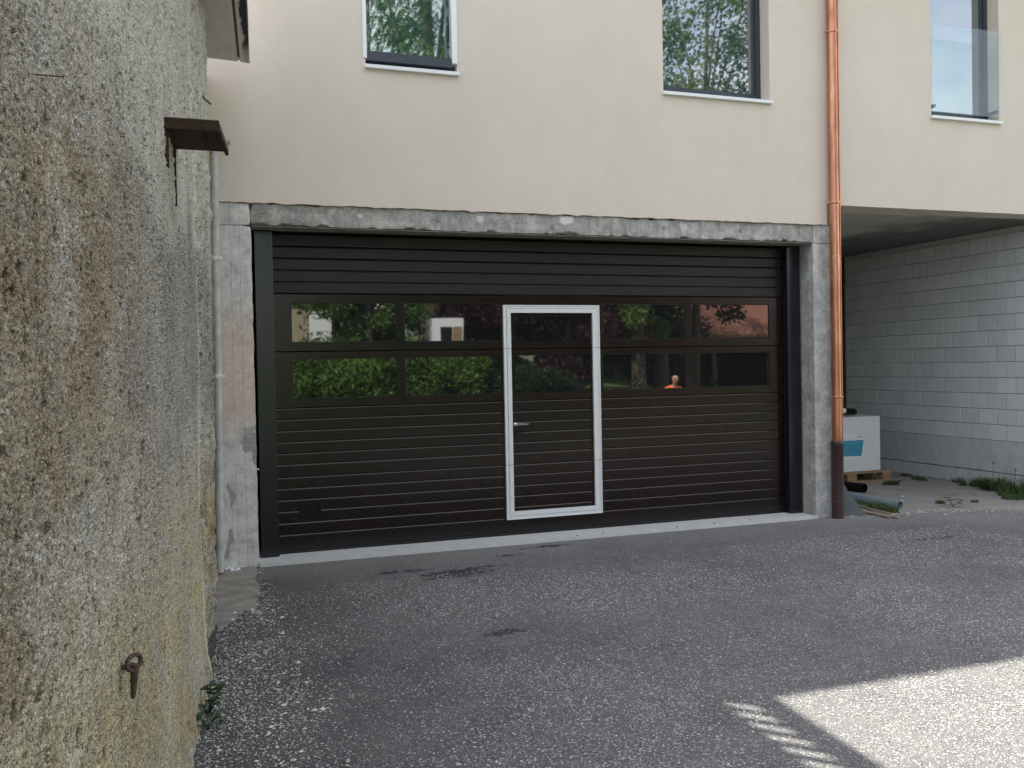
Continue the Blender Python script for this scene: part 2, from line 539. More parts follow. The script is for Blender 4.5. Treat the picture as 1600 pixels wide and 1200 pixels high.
    wy = t.math('ADD', y, t.math('MULTIPLY', t.math('SUBTRACT', t.noise(1.6, 7, .7, vec=t.map((1, .6, 1), (9, 2, 5))), .5), 4.0))
    zg = t.math('MULTIPLY', t.math('MULTIPLY', t.step(wz, 1.15, 1.5), t.math('SUBTRACT', 1.0, t.step(wz, 2.1, 2.5))), t.step(wy, -5.6, -4.9))
    base = t.mix(t.math('MULTIPLY', zg, .46), base, (.56, .56, .55), 'MULTIPLY')
    zbw = t.math('MULTIPLY', t.math('MULTIPLY', t.step(wz, 1.2, 1.45), t.math('SUBTRACT', 1.0, t.step(wz, 2.0, 2.2))), t.math('SUBTRACT', 1.0, t.step(wy, -5.7, -5.1)))
    base = t.mix(t.math('MULTIPLY', zbw, .55), base, (.56, .44, .29), 'MULTIPLY')
    zl = t.step(wz, 2.25, 2.7)
    base = t.mix(t.math('MULTIPLY', zl, .30), base, (.68, .65, .59))
    # stains soak stones and mortar alike
    base = t.mix(t.math('MULTIPLY', oc, .34), base, (.80, .56, .33), 'MULTIPLY')
    base = t.mix(t.math('MULTIPLY', ylo, t.step(on, .34, .60)), base, (1.0, .90, .62), 'MULTIPLY')
    base = t.mix(.5, base, (1.0, .955, .86), 'MULTIPLY')
    base = t.mix(1.0, base, (1.12, 1.12, 1.12), 'MULTIPLY')
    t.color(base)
    t.bump(fine, .0025, .7)
    t.bump(t.noise(130, 3, .6), .006, .6)
    return t.m

def M_block():
    t = NT('grey_sand_lime_block', .9, .3)
    oi = t.node('ShaderNodeObjectInfo')
    n = t.noise(7, 5, .6, vec=t.map(src=t.node('ShaderNodeNewGeometry').outputs['Position']))
    c = t.ramp(n, [(.3, (.64, .65, .65)), (.7, (.72, .73, .73))])
    c = t.mix(.35, c, t.ramp(oi.outputs['Random'], [(0, (.54, .55, .55)), (1, (.78, .785, .785))]))
    t.color(c)
    t.bump(t.noise(150, 3, .6), .0015, .5)
    return t.m

def M_dirt():
    t = NT('dusty_dirt', .95, .2)
    n = t.noise(2.2, 7, .65)
    c = t.ramp(n, [(.3, (.22, .20, .165)), (.6, (.33, .305, .26)), (.8, (.50, .47, .41))])
    f = t.noise(70, 5, .7)
    c = t.mix(.4, c, t.ramp(f, [(.3, .08), (.7, .45)]))
    g = t.noise(3.6, 6, .7, vec=t.map((1, 1, 1), (5, 2, 0)))
    c = t.mix(t.math('MULTIPLY', t.step(g, .56, .66), .5), c, (.12, .13, .06))
    t.color(c)
    t.bump(f, .01, .8)
    t.bump(t.noise(9, 5, .6), .03, .6)
    return t.m

def M_leaf(name, dark, light, trans=.35):
    t = NT(name, .55, .35)
    oi = t.attr('tint')
    c = t.ramp(oi, [(0, dark), (1, light)])
    t.color(c)
    tr = t.node('ShaderNodeBsdfTranslucent'); t.L(c, tr.inputs[0])
    mx = t.node('ShaderNodeMixShader'); mx.inputs[0].default_value = trans
    t.L(t.p.outputs[0], mx.inputs[1]); t.L(tr.outputs[0], mx.inputs[2]); t.L(mx.outputs[0], t.out.inputs['Surface'])
    return t.m

def M_rooftile():
    t = NT('red_clay_tile', .85, .3)
    n = t.noise(9, 5, .7)
    t.color(t.ramp(n, [(.25, (.07, .030, .022)), (.5, (.19, .080, .055)), (.8, (.30, .155, .12))]))
    return t.m

m_plaster = M_plaster()
m_conc = M_concrete('grey_old_concrete', (.33, .315, .29), (.19, .18, .17), (.62, .60, .56), streak=.45)
m_pillar = M_concrete('whitewashed_board_concrete', (.64, .62, .59), (.36, .35, .335), (.84, .82, .79), pink=.7, streak=.65)
m_pillar_r = M_concrete('grey_scraped_concrete', (.43, .42, .40), (.26, .25, .24), (.72, .71, .68), streak=.5)
m_slabc = M_concrete('stained_slab_concrete', (.40, .39, .365), (.22, .215, .20), (.50, .49, .46), streak=.35)
m_thresh = M_simple('pale_threshold_concrete', (.55, .55, .53), .75, .4, var=.06, vscale=9, bump=.001)
m_patch = M_simple('dusty_mortar_patch', (.27, .255, .225), .95, .2, var=.3, vscale=7, bump=.0015, bscale=200)
m_door = M_door('brown_door_paint', (.0100, .0052, .0044), rough=.24)
m_doorg = M_door('brown_grained_paint', (.010, .0072, .0072), grain=True, rough=.42)
m_column = M_simple('dark_column_paint', (.011, .012, .016), .24, .5, var=.08, vscale=4)
m_seal = M_simple('black_rubber', (.006, .006, .008), .5, .5)
m_alu = M_simple('satin_aluminium', (.76, .77, .78), .40, .5, .2, var=.04, vscale=30)
m_chrome = M_simple('bright_steel', (.80, .80, .80), .22, .5, 1.0, var=.03)
m_blackpl = M_simple('black_plastic', (.005, .005, .006), .5, .25)
m_pane = M_pane('door_pane_glass', 2.35, (.012, .012, .013), .0011, .02)
m_winpane = M_pane('window_pane_glass', 3.9, (.020, .048, .058), .0010, .018)  # blue-green base colour paints sky haze into the panes
m_clear = M_clear()
m_anth = M_simple('anthracite_frame', (.035, .045, .06), .4, .5)
m_white = M_simple('white_aluminium', (.78, .79, .80), .45, .5, var=.03)
m_copper = M_copper()
m_sleeve = M_simple('brown_standpipe', (.050, .028, .028), .42, .5, var=.15, vscale=18)
m_asphalt = M_asphalt()
m_pebble = M_pebble()
m_block = M_block()
m_mortar = M_simple('grey_mortar', (.24, .245, .245), .95, .2, var=.15, vscale=20, bump=.002)
m_foot = M_concrete('smooth_footing_concrete', (.60, .605, .60), (.50, .505, .50), (.68, .69, .68), streak=.2)
m_dirt = M_dirt()
m_rust = (lambda t: (t.color(t.ramp(t.noise(16, 6, .7), [(.3, (.018, .013, .010)), (.52, (.045, .026, .016)), (.72, (.075, .036, .018))])), t.bump(t.noise(60, 5, .7), .003, .8), t.m)[-1])(NT('rusty_steel', .8, .3))
m_iron = M_simple('dark_rusted_iron', (.075, .050, .038), .65, .4, var=.4, vscale=40, bump=.001)
m_whitepvc = M_simple('greyish_white_plastic', (.46, .455, .44), .7, .25, var=.3, vscale=6)
m_wood = (lambda t: (t.color(t.ramp(t.noise(14, 6, .7, .6, vec=t.map((.3, 2.5, 2.5))), [(.3, (.20, .125, .07)), (.7, (.40, .28, .17))])), t.m)[-1])(NT('pallet_wood', .85, .2))
m_stick = (lambda t: (t.color(t.ramp(t.noise(30, 5, .7), [(.3, (.19, .14, .095)), (.7, (.40, .33, .25))])), t.m)[-1])(NT('weathered_stick_wood', .9, .2))
m_cabinet = M_simple('white_enamel', (.70, .72, .72), .35, .5, var=.04, vscale=5)
m_blue = (lambda t: (t.color(t.mix(t.step(t.noise(60, 2, .5, vec=t.map((.25, 1, 1))), .5, .56), (.045, .26, .40), (.08, .33, .47))), t.m)[-1])(NT('blue_print', .4, .5))
m_ink = M_simple('grey_ink', (.22, .24, .26), .6, .3)
m_sheet = M_simple('grey_fibre_sheet', (.085, .095, .105), .55, .4, var=.12)
m_greypipe = M_simple('grey_green_pvc', (.20, .26, .275), .45, .4, var=.12)
m_part = M_simple('dark_partition', (.05, .045, .04), .9, .1)
m_dark = M_simple('dark_void', (.012, .012, .012), .9, .1)
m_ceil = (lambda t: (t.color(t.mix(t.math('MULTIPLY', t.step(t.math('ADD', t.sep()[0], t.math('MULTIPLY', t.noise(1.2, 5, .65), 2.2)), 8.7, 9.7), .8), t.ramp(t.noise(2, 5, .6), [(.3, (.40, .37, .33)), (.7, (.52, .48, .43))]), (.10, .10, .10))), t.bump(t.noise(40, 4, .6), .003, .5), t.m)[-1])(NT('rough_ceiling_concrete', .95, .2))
m_bark = M_simple('tree_bark', (.085, .07, .055), .95, .2, var=.4, vscale=20, bump=.01, bscale=30)
m_leafg = M_leaf('green_leaves', (.035, .070, .016), (.11, .20, .045))
m_leafy = M_leaf('yellow_green_leaves', (.055, .085, .020), (.15, .20, .05))
m_leafr = M_leaf('copper_red_leaves', (.035, .010, .016), (.095, .028, .038))
m_leafd = M_leaf('dark_evergreen_leaves', (.012, .028, .010), (.040, .075, .020))
m_hedge = M_leaf('bright_hedge_leaves', (.055, .11, .018), (.15, .27, .045))
m_weed = M_leaf('weed_leaves', (.022, .065, .020), (.05, .12, .03))
m_grassb = M_leaf('grass_blades', (.05, .09, .025), (.11, .17, .05))
m_lawn = M_simple('lawn_ground', (.09, .13, .04), .95, .2, var=.35, vscale=3, bump=.02, bscale=12)
m_beige = M_simple('beige_render', (.36, .31, .22), .9, .3, var=.1, vscale=3)
m_rtile = M_rooftile()
m_shirt = M_simple('orange_fabric', (.85, .16, .03), .9, .2, var=.08)
m_skin = M_simple('skin', (.55, .30, .21), .5, .4, var=.06)
m_trouser = M_simple('dark_trousers', (.035, .04, .055), .9, .2)
m_hair = M_simple('brown_hair', (.05, .03, .02), .6, .4)
m_gravel = (lambda t: (t.color(t.ramp(t.attr('tint'), [(0, (.13, .13, .13)), (.4, (.34, .33, .315)), (.8, (.48, .47, .45)), (1, (.70, .69, .66))])), t.m)[-1])(NT('stone_chips', .8, .35))

# ---------------------------------------------------------------- terrain and ground sheets
def sheet(name, poly, z, mat, kind='structure'):
    o = MB().add([(x, y, z) for x, y in poly], [tuple(range(len(poly)))]).build(name, mat)
    return tag(o, kind=kind)

# the natural ground: flat yard, rising gently into a hillside behind the camera
gx = np.concatenate([np.linspace(-150, -20, 14), np.linspace(-15, 60, 46), np.linspace(65, 180, 16)])
gy = np.concatenate([np.linspace(-180, -60, 13), np.linspace(-56, -9, 48), np.linspace(-5, 120, 20)])
GX, GY = np.meshgrid(gx, gy, indexing='ij')
def hill(x, y):
    d = np.clip(-y - 14.5, 0, None)
    k_ = np.clip((19 - x) / 4.5, 0, 1)
    return -0.03 + k_ * (0.16 * np.clip(d, 0, 13) + 0.01 * np.clip(d - 13, 0, 150)) + (1 - k_) * .02 * np.clip(d - 24, 0, 150)
GZ = hill(GX, GY) + (fbm(np.stack([GX.ravel(), GY.ravel()], 1), .15, 3, 5).reshape(GX.shape) - .5) * np.clip((-GY - 15) * .06, 0, 1.2)
V = np.stack([GX.ravel(), GY.ravel(), GZ.ravel()], 1)
tag(np_mesh('ground', V, grid_faces(len(gx), len(gy))[:, ::-1][:, [3, 0, 1, 2]], m_lawn), kind='structure')

# wooded ridge far beyond the garden
hx = np.linspace(-220, 260, 130); hv = np.linspace(0, 1, 14)
HX, HV = np.meshgrid(hx, hv, indexing='ij')
hh = 11 + 7 * (fbm(np.stack([hx, hx * 0], 1), .018, 4, 9) - .5)
HZ = -.5 + HV ** .7 * hh[:, None] + (fbm(np.stack([HX.ravel(), HV.ravel() * 60], 1), .25, 3, 19).reshape(HX.shape) - .5) * 1.4
V = np.stack([HX.ravel(), (-128 - 26 * HV).ravel(), HZ.ravel()], 1)
tag(np_mesh('hill', V, grid_faces(130, 14)[:, ::-1], M_simple('far_woodland', (.10, .125, .085), .95, .1, var=.4, vscale=.35)), kind='structure')

def jag(a, b, n, amp, seed):
    r_ = random.Random(seed); out = []
    for i in range(n):
        t_ = i / (n - 1)
        out.append((a[0] + (b[0] - a[0]) * t_ + r_.uniform(-amp, amp), a[1] + (b[1] - a[1]) * t_ + r_.uniform(-amp, amp)))
    return out
asph = [(-2.5, .45), (-2.5, -11.6)] + jag((-2, -12.0), (16, -12.4), 60, .10, 3) + [(16, .45)]
sheet('asphalt_yard', asph, 0.0, m_asphalt)
# dirt floor of the drive-through, ragged towards the asphalt
dirt = jag((6.30, -.02), (7.4, -.10), 24, .03, 4) + jag((7.45, -.16), (9.0, -.75), 40, .05, 5) + jag((9.1, -.78), (15.8, -1.2), 40, .06, 6) + [(15.8, 7.0), (6.30, 7.0)]
sheet('dirt_floor', dirt, 0.005, m_dirt)
pp0 = [(.115, -1.10)] + jag((.16, -1.35), (.30, -1.62), 8, .025, 8) + jag((.36, -1.5), (.40, -.75), 10, .03, 9) + jag((.42, -.55), (.52, -.06), 10, .03, 10) + [(.52, .02), (.15, .02)]
pp = []
for i_, (x_, y_) in enumerate([(.06, -1.9), (.15, -1.75), (.24, -1.45), (.33, -1.5), (.35, -1.1), (.40, -.8), (.37, -.5), (.40, -.25), (.405, .0), (.10, .02), (.06, -.9)]):
    pp.append((x_, y_))
pq = []
for i_ in range(len(pp)):
    a_, c_ = pp[i_], pp[(i_ + 1) % len(pp)]
    for k_ in range(12):
        f_ = k_ / 12
        q_ = Vector((a_[0] + (c_[0] - a_[0]) * f_, a_[1] + (c_[1] - a_[1]) * f_, 0))
        pq.append((q_.x + .02 * mnoise.noise(q_ * 22), q_.y + .06 * mnoise.noise(q_ * 17 + Vector((3, 1, 0)))))
sheet('mortar_patch', pq, 0.006, m_patch)

# ---------------------------------------------------------------- pebbledash wall on the left
A = np.array([-.094, -3.868]); T = np.array([.06943, .99759]); N = np.array([.99759, -.06943])
ys = [-8.6]
def step_at(y):
    Z = max(.9, (y + 7.924) * .97 + .1)
    if y < -6.75: return .05
    return min(.016, max(.0032, .45 * Z * Z / 335))
while ys[-1] < -.01:
    ys.append(ys[-1] + step_at(ys[-1]))
ys = np.array(ys); ys[-1] = -.004
zs = np.unique(np.concatenate([np.arange(-.06, 1.0, .0042), np.arange(1.0, 2.32, .0027), np.arange(2.32, 4.10, .0048)]))
zs[-1] = 4.10
S, Z = np.meshgrid(ys, zs, indexing='ij')
P2 = np.stack([S.ravel(), Z.ravel()], 1)
warp = np.stack([fbm(P2, 14, 2, 91), fbm(P2 + 9, 14, 2, 92)], 1) * .02
warp *= .35
h1, id1 = worley(P2 + warp, .0105, 3, .80, .30, .68)
h2, id2 = worley(P2 + warp, .021, 23, .25, .22, .5)
h3, id3 = worley(P2 + warp, .0062, 43, .75, .35, .7)
relief = np.maximum(np.maximum(h1, h2 * 1.15), h3 * .55)
stone = np.where(h2 * 1.15 > h1, id2, np.where(h1 > h3 * .55, id1, id3))
low = fbm(P2 * np.array([1, .8]), 1.6, 4, 7) - .5
midn = fbm(P2 * np.array([1, .45]), 11, 4, 8) - .5
disp = relief * .0050 + h2 * .0030 + low * .040 + midn * .020
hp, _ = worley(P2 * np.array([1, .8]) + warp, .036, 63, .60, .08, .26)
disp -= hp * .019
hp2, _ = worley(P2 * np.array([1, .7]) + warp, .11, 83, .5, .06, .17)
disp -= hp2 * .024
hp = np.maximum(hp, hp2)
strip = 1 / (1 + np.exp(-(P2[:, 0] + 2.62 - .04 * np.sin(P2[:, 1] * 2)) / .012))
hr, idr = worley(P2 + warp * 3, .075, 73, .8, .35, .75)
disp += strip * (hr * .018 + (fbm(P2, 7, 4, 12) - .5) * .045 - .004)
groove = np.exp(-((P2[:, 0] + 2.62) / .02) ** 2)
disp -= groove * .012
lowrec = strip * np.clip((1.15 - P2[:, 1]) / .25, 0, 1) * np.clip((-1.1 - P2[:, 0]) / .2, 0, 1)
disp -= lowrec * (.035 + .05 * (fbm(P2, 5, 3, 31) - .4))
cornr = np.clip((P2[:, 0] + 1.35) / .35, 0, 1)
cornr = cornr * cornr * (3 - 2 * cornr)
disp -= cornr * .085
foot = np.clip((.25 - P2[:, 1]) / .25, 0, 1) ** 2
disp += foot * (.02 + .05 * (fbm(P2 * np.array([1, .3]), 5, 3, 33) - .5))
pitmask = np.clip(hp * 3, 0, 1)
tt = (S.ravel() - A[1]) / T[1]
X = A[0] + T[0] * tt + N[0] * disp
Y = A[1] + T[1] * tt + N[1] * disp
Y = np.minimum(Y, -.003)
V = np.stack([X, Y, Z.ravel()], 1)
neigh = empty('neighbour_building', (-.3, -4, 0))
tag(neigh, 'weathered pebbledash building wall with brown stains filling the left edge', 'building')
def up(o):        # keep world placement when parenting to a moved empty
    if o.parent: o.matrix_parent_inverse = Matrix.Translation(-o.parent.location)
    return o
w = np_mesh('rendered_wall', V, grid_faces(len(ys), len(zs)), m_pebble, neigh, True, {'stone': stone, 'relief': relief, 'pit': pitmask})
w['label'] = 'rough pebbledash face with brown stains'
w.location = (.3, 4, 0)
b_ = MB()
a0 = A + T * ((-8.6 - A[1]) / T[1]); a1 = A + T * ((-.02 - A[1]) / T[1])
b_.add([(-6, -8.6, 0), (a0[0] - .2, -8.6, 0), (a1[0] - .2, -.02, 0), (-6, -.02, 0), (-6, -8.6, 4.1), (a0[0] - .2, -8.6, 4.07), (a1[0] - .2, -.02, 4.07), (-6, -.02, 4.1)],
       [(0, 3, 2, 1), (4, 5, 6, 7), (0, 1, 5, 4), (1, 2, 6, 5), (2, 3, 7, 6), (3, 0, 4, 7)])
o = b_.build('building_core', m_slabc, neigh); o.location = (.3, 4, 0)

# projecting roof slab above the wall (underside seen), with drip groove and dark stains
def M_slab_under():
    t = NT('slab_underside_concrete', .9, .25)
    x, y, z = t.sep()
    u = t.math('SUBTRACT', x, t.math('MULTIPLY', y, .0694))
    n = t.noise(8, 7, .65, vec=t.map((1, .5, 1)))
    c = t.ramp(n, [(.3, (.60, .57, .52)), (.7, (.76, .73, .67))])
    wv = t.noise(9, 5, .6, vec=t.map((1, .35, 1)))
    e = t.math('ADD', u, t.math('MULTIPLY', t.math('SUBTRACT', wv, .5), .10))
    c = t.mix(t.math('MULTIPLY', t.step(e, .405, .425), t.math('SUBTRACT', 1.0, t.math('MULTIPLY', t.step(y, -1.0, -.55), .8))), c, (.035, .037, .04))
    t.color(c)
    t.bump(t.noise(120, 3, .6), .002, .6)
    return t.m
m_under = M_slab_under()
sb = MB()
def slabpt(y, off, z):
    q = A + T * ((y - A[1]) / T[1]); return (q[0] + off, y, z)
zb, zt = 4.075, 4.38
W_ = .285; g0, g1 = .195, .215
y0_, y1_ = -8.6, -.56
def strip_(o0, o1, z, flip=True):
    p = [slabpt(y0_, o0, z), slabpt(y1_, o0, z), slabpt(y1_, o1, z), slabpt(y0_, o1, z)]
    sb.add(p, [(0, 1, 2, 3)])
prof = [(-.3, zb), (g0, zb), (g0, zb + .012), (g1, zb + .012), (g1, zb), (W_, zb), (W_, zt), (-.3, zt)]
n_ = len(prof)
sb.add([slabpt(y0_, a, b) for a, b in prof] + [slabpt(y1_ + .30 * max(0, a), a, b) for a, b in prof],
       [(i, n_ + i, n_ + (i + 1) % n_, (i + 1) % n_) for i in range(n_)] + [tuple(range(n_)), tuple(range(n_, 2 * n_))[::-1]])
o = sb.build('roof_slab', m_under, neigh); o.location = (.3, 4, 0)
o['label'] = 'projecting concrete slab with dark drip groove'
gq = MB()
p = [slabpt(-7, g0, zb + .0085), slabpt(-.58, g0, zb + .0085), slabpt(-.58, g1, zb + .0085), slabpt(-7, g1, zb + .0085)]
gq.add(p, [(0, 1, 2, 3)])
o = gq.build('drip_groove', m_iron, neigh); o.location = (.3, 4, 0)
# low guard rail standing on the slab
rail = empty('guard_rail', slabpt(-4, .2, zt))
tag(rail, 'low metal guard rail standing on the concrete roof slab above the pebbledash wall', 'railing')
rl = Vector(rail.location)
def relp(p, o_): return tuple(Vector(p) - o_)
hb = MB()
for z0_, z1_, o0_, o1_ in ((4.80, 5.04, .205, .235),):
    pts = [slabpt(-8.4, o0_, z0_), slabpt(-8.4, o1_, z0_), slabpt(-.62, o1_, z0_), slabpt(-.62, o0_, z0_), slabpt(-8.4, o0_, z1_), slabpt(-8.4, o1_, z1_), slabpt(-.62, o1_, z1_), slabpt(-.62, o0_, z1_)]
    hb.add([relp(q, rl) for q in pts], [(0, 3, 2, 1), (4, 5, 6, 7), (0, 1, 5, 4), (1, 2, 6, 5), (2, 3, 7, 6), (3, 0, 4, 7)])
hb.build('top_board', m_iron, rail)
bal = None
k = 0
y_ = -8.3
while y_ < -.65:
    q = Vector(slabpt(y_, .215, zt))
    if bal is None:
        ob_ = MB().box(-.015, .015, -.026, .026, 0, .419).build('baluster', m_iron, rail)
        bal = ob_.data
    else:
        ob_ = bpy.data.objects.new('baluster', bal); col.objects.link(ob_); ob_.parent = rail
    ob_.location = q - rl
    y_ += .138

# ---------------------------------------------------------------- the house
house = empty('house', (0, 0, 0))
tag(house, 'cream plastered house with concrete framed garage opening and covered drive-through', 'house')

def face_with_holes(name, xs, zs_, holes, y0, th, mat, parent, jitter=None, smooth=False):
    """wall slab front at y0, back at y0+th, grid lines xs, zs_, rectangular holes (x0,x1,z0,z1)"""
    xs = sorted(set(round(x, 4) for x in xs)); zs_ = sorted(set(round(z, 4) for z in zs_))
    nx, nz = len(xs), len(zs_)
    def solid(i, j):
        if i < 0 or j < 0 or i >= nx - 1 or j >= nz - 1: return False
        cx, cz = (xs[i] + xs[i + 1]) / 2, (zs_[j] + zs_[j + 1]) / 2
        return not any(h[0] < cx < h[1] and h[2] < cz < h[3] for h in holes)
    V_ = []; idx = {}
    def v(i, j, b):
        kk = (i, j, b)
        if kk not in idx:
            x, z = xs[i], zs_[j]
            if jitter: x, z = jitter(x, z)
            idx[kk] = len(V_); V_.append((x, y0 + (th if b else 0), z))
        return idx[kk]
    F_ = []
    for i in range(nx - 1):
        for j in range(nz - 1):
            if not solid(i, j): continue
            F_.append((v(i, j, 0), v(i + 1, j, 0), v(i + 1, j + 1, 0), v(i, j + 1, 0)))
            F_.append((v(i, j, 1), v(i, j + 1, 1), v(i + 1, j + 1, 1), v(i + 1, j, 1)))
            if not solid(i - 1, j): F_.append((v(i, j, 0), v(i, j + 1, 0), v(i, j + 1, 1), v(i, j, 1)))
            if not solid(i + 1, j): F_.append((v(i + 1, j, 0), v(i + 1, j, 1), v(i + 1, j + 1, 1), v(i + 1, j + 1, 0)))
            if not solid(i, j - 1): F_.append((v(i, j, 0), v(i, j, 1), v(i + 1, j, 1), v(i + 1, j, 0)))
            if not solid(i, j + 1): F_.append((v(i, j + 1, 0), v(i + 1, j + 1, 0), v(i + 1, j + 1, 1), v(i, j + 1, 1)))
    m = MB(); m.v = V_; m.f = F_
    return m.build(name, mat, parent, smooth)

W1 = (1.425, 2.250, 4.30, 6.35); W2 = (4.335, 5.551, 4.30, 6.35); W3 = (7.62, 8.585, 4.30, 6.35)
bx = list(np.arange(.12, 6.20, .035)) + [6.235]
def jit(x, z):
    if z < 3.10 and x < 6.24:
        return x, z + (mnoise.noise(Vector((x * 9, 0, 1))) * .010 + mnoise.noise(Vector((x * 40, 3, 1))) * .006)
    if z < 3.30 and x > 6.3:
        return x, z + mnoise.noise(Vector((x * 7, 5, 1))) * .006
    return x, z
holes = [W1, W2, W3, (6.235, 14.01, 3.0, 3.277)]
face_with_holes('plaster_wall', [-.8, .0, 6.235, 6.34, 14.0, W1[0], W1[1], W2[0], W2[1], W3[0], W3[1]] + bx + list(np.arange(6.4, 13.9, .12)),
                [3.067, 3.277, 4.30, 6.35, 6.95], holes, -.018, .30, m_plaster, house, jit)
# strip of plaster down to the ground at the left of the pillar is hidden by the neighbour's wall
# flat roof with eaves
rb = MB().box(-.9, 14.2, -.42, 8.5, 6.952, 7.12)
rb.build('roof', m_white, house)
MB().box(-.9, 14.2, .284, 8.5, 3.42, 3.60).build('floor_slab', m_conc, house)
MB().box(-.8, -.5, .284, 8.5, 3.602, 6.95).build('side_wall', m_plaster, house)
MB().box(13.7, 14.0, .284, 8.5, 3.602, 6.95).build('side_wall', m_plaster, house)
MB().box(-.5, 13.7, 8.2, 8.5, 3.602, 6.95).build('rear_wall', m_plaster, house)

def rough_box(name, x0, x1, y0, y1, z0, z1, res, amp, mat, parent, freq=6, chip=0, front_dy=None):
    def ln(a, b, r_): return np.linspace(a, b, max(2, int(round((b - a) / r_)) + 1))
    xs, ys_, zs__ = ln(x0, x1, res), ln(y0, y1, res * 2), ln(z0, z1, res)
    idx = {}; V_ = []; F_ = []
    def v(i, j, k):
        if (i, j, k) not in idx:
            idx[(i, j, k)] = len(V_)
            p = Vector((xs[i], ys_[j], zs__[k]))
            d = mnoise.noise_vector(p * freq) * amp + mnoise.noise_vector(p * freq * 4) * amp * .5
            on = sum((i in (0, len(xs) - 1), j in (0, len(ys_) - 1), k in (0, len(zs__) - 1)))
            if on >= 2 and chip:
                c_ = max(0, mnoise.noise(p * 13 + Vector((3, 3, 3))) - .1) * chip
                ctr = Vector(((x0 + x1) / 2, (y0 + y1) / 2, (z0 + z1) / 2))
                q = ctr - p
                d += Vector((math.copysign(c_, q.x) if i in (0, len(xs) - 1) else 0, math.copysign(c_, q.y) if j in (0, len(ys_) - 1) else 0, math.copysign(c_, q.z) if k in (0, len(zs__) - 1) else 0))
            V_.append(tuple(p + d))
        return idx[(i, j, k)]
    X_, Y_, Z_ = len(xs) - 1, len(ys_) - 1, len(zs__) - 1
    for i in range(X_):
        for k in range(Z_):
            F_.append((v(i, 0, k), v(i + 1, 0, k), v(i + 1, 0, k + 1), v(i, 0, k + 1)))
            F_.append((v(i, Y_, k), v(i, Y_, k + 1), v(i + 1, Y_, k + 1), v(i + 1, Y_, k)))
    for j in range(Y_):
        for k in range(Z_):
            F_.append((v(0, j, k), v(0, j, k + 1), v(0, j + 1, k + 1), v(0, j + 1, k)))
            F_.append((v(X_, j, k), v(X_, j + 1, k), v(X_, j + 1, k + 1), v(X_, j, k + 1)))
    for i in range(X_):
        for j in range(Y_):
            F_.append((v(i, j, 0), v(i, j + 1, 0), v(i + 1, j + 1, 0), v(i + 1, j, 0)))
            F_.append((v(i, j, Z_), v(i + 1, j, Z_), v(i + 1, j + 1, Z_), v(i, j + 1, Z_)))
    m = MB(); m.v = V_; m.f = F_
    return m.build(name, mat, parent, auto=40)

o = rough_box('concrete_pillar', .05, .432, .002, .42, -.05, 2.874, .028, .0035, m_pillar, house, chip=.02)
o['label'] = 'whitewashed left pillar with pinkish patches'
o = rough_box('concrete_pillar', 6.066, 6.30, .002, .42, -.05, 2.874, .028, .003, m_pillar_r, house, chip=.018)
o['label'] = 'bare grey right pillar'
o = rough_box('concrete_lintel', .432, 6.066, .006, .42, 2.886, 3.064, .022, .005, m_conc, house, chip=.030)
MB().box(.434, 6.064, .010, .232, 2.8735, 2.8785).build('added_soffit_sheet', m_patch, house)  # separate sheet added to lighten the dark underside of the lintel
rough_box('lintel_end', .05, .428, .003, .42, 2.880, 3.064, .03, .004, m_pillar, house, chip=.018)
rough_box('lintel_end', 6.070, 6.30, .003, .42, 2.880, 3.064, .03, .003, m_pillar_r, house, chip=.018)
rough_box('threshold', .436, 6.062, -.03, .55, -.06, .030, .05, .0025, m_thresh, house, freq=3)
bolt = None
for bx_, by_ in ((3.35, -.005), (3.62, .01), (4.42, .0), (4.86, .03), (5.28, .04)):
    if bolt is None:
        ob_ = MB().lathe([(.008, 0), (.008, .006), (.004, .009)], (0, 0, 0), 8).build('anchor_bolt', m_iron, house); bolt = ob_.data
    else:
        ob_ = bpy.data.objects.new('anchor_bolt', bolt); col.objects.link(ob_); ob_.parent = house
    ob_.location = (bx_, by_, .031)
MB().tube((6.058, .105, 2.712), (6.064, .105, 2.712), .040, .040, 20).build('filled_hole', m_conc, house)
tie = None
for tx, tz in ((4.33, 2.985), (5.20, 2.985), (3.16, 2.955), (2.06, 2.985)):
    if tie is None:
        ob_ = MB().tube((0, -.0045, 0), (0, .012, 0), .019, .019, 16).build('tie_hole_plug', m_patch, house); tie = ob_.data
    else:
        ob_ = bpy.data.objects.new('tie_hole_plug', tie); col.objects.link(ob_); ob_.parent = house
    ob_.location = (tx, 0, tz)
# garage box behind the door (dark)
MB().box(-.3, .06, .425, 8.2, 0, 3.41).build('garage_wall', m_conc, house)
MB().box(6.10, 6.34, .425, 8.2, 0, 3.41).build('garage_wall', m_foot, house)
MB().box(.062, 6.098, .9, 8.2, 3.10, 3.41).build('garage_ceiling', m_conc, house)
MB().box(.062, 6.098, 8.0, 8.2, 0, 3.095).build('garage_rear_wall', m_conc, house)
# soffit and ceiling of the drive-through
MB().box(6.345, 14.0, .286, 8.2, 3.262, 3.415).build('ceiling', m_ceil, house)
MB().box(6.345, 9.56, 3.80, 4.0, 0, 3.258).build('partition_wall', m_part, house)
MB().box(13.7, 14.0, .3, 8.2, 0, 3.258).build('ground_floor_wall', m_foot, house)
MB().box(9.8, 13.69, 8.0, 8.2, 0, 3.258).build('ground_floor_wall', m_foot, house)

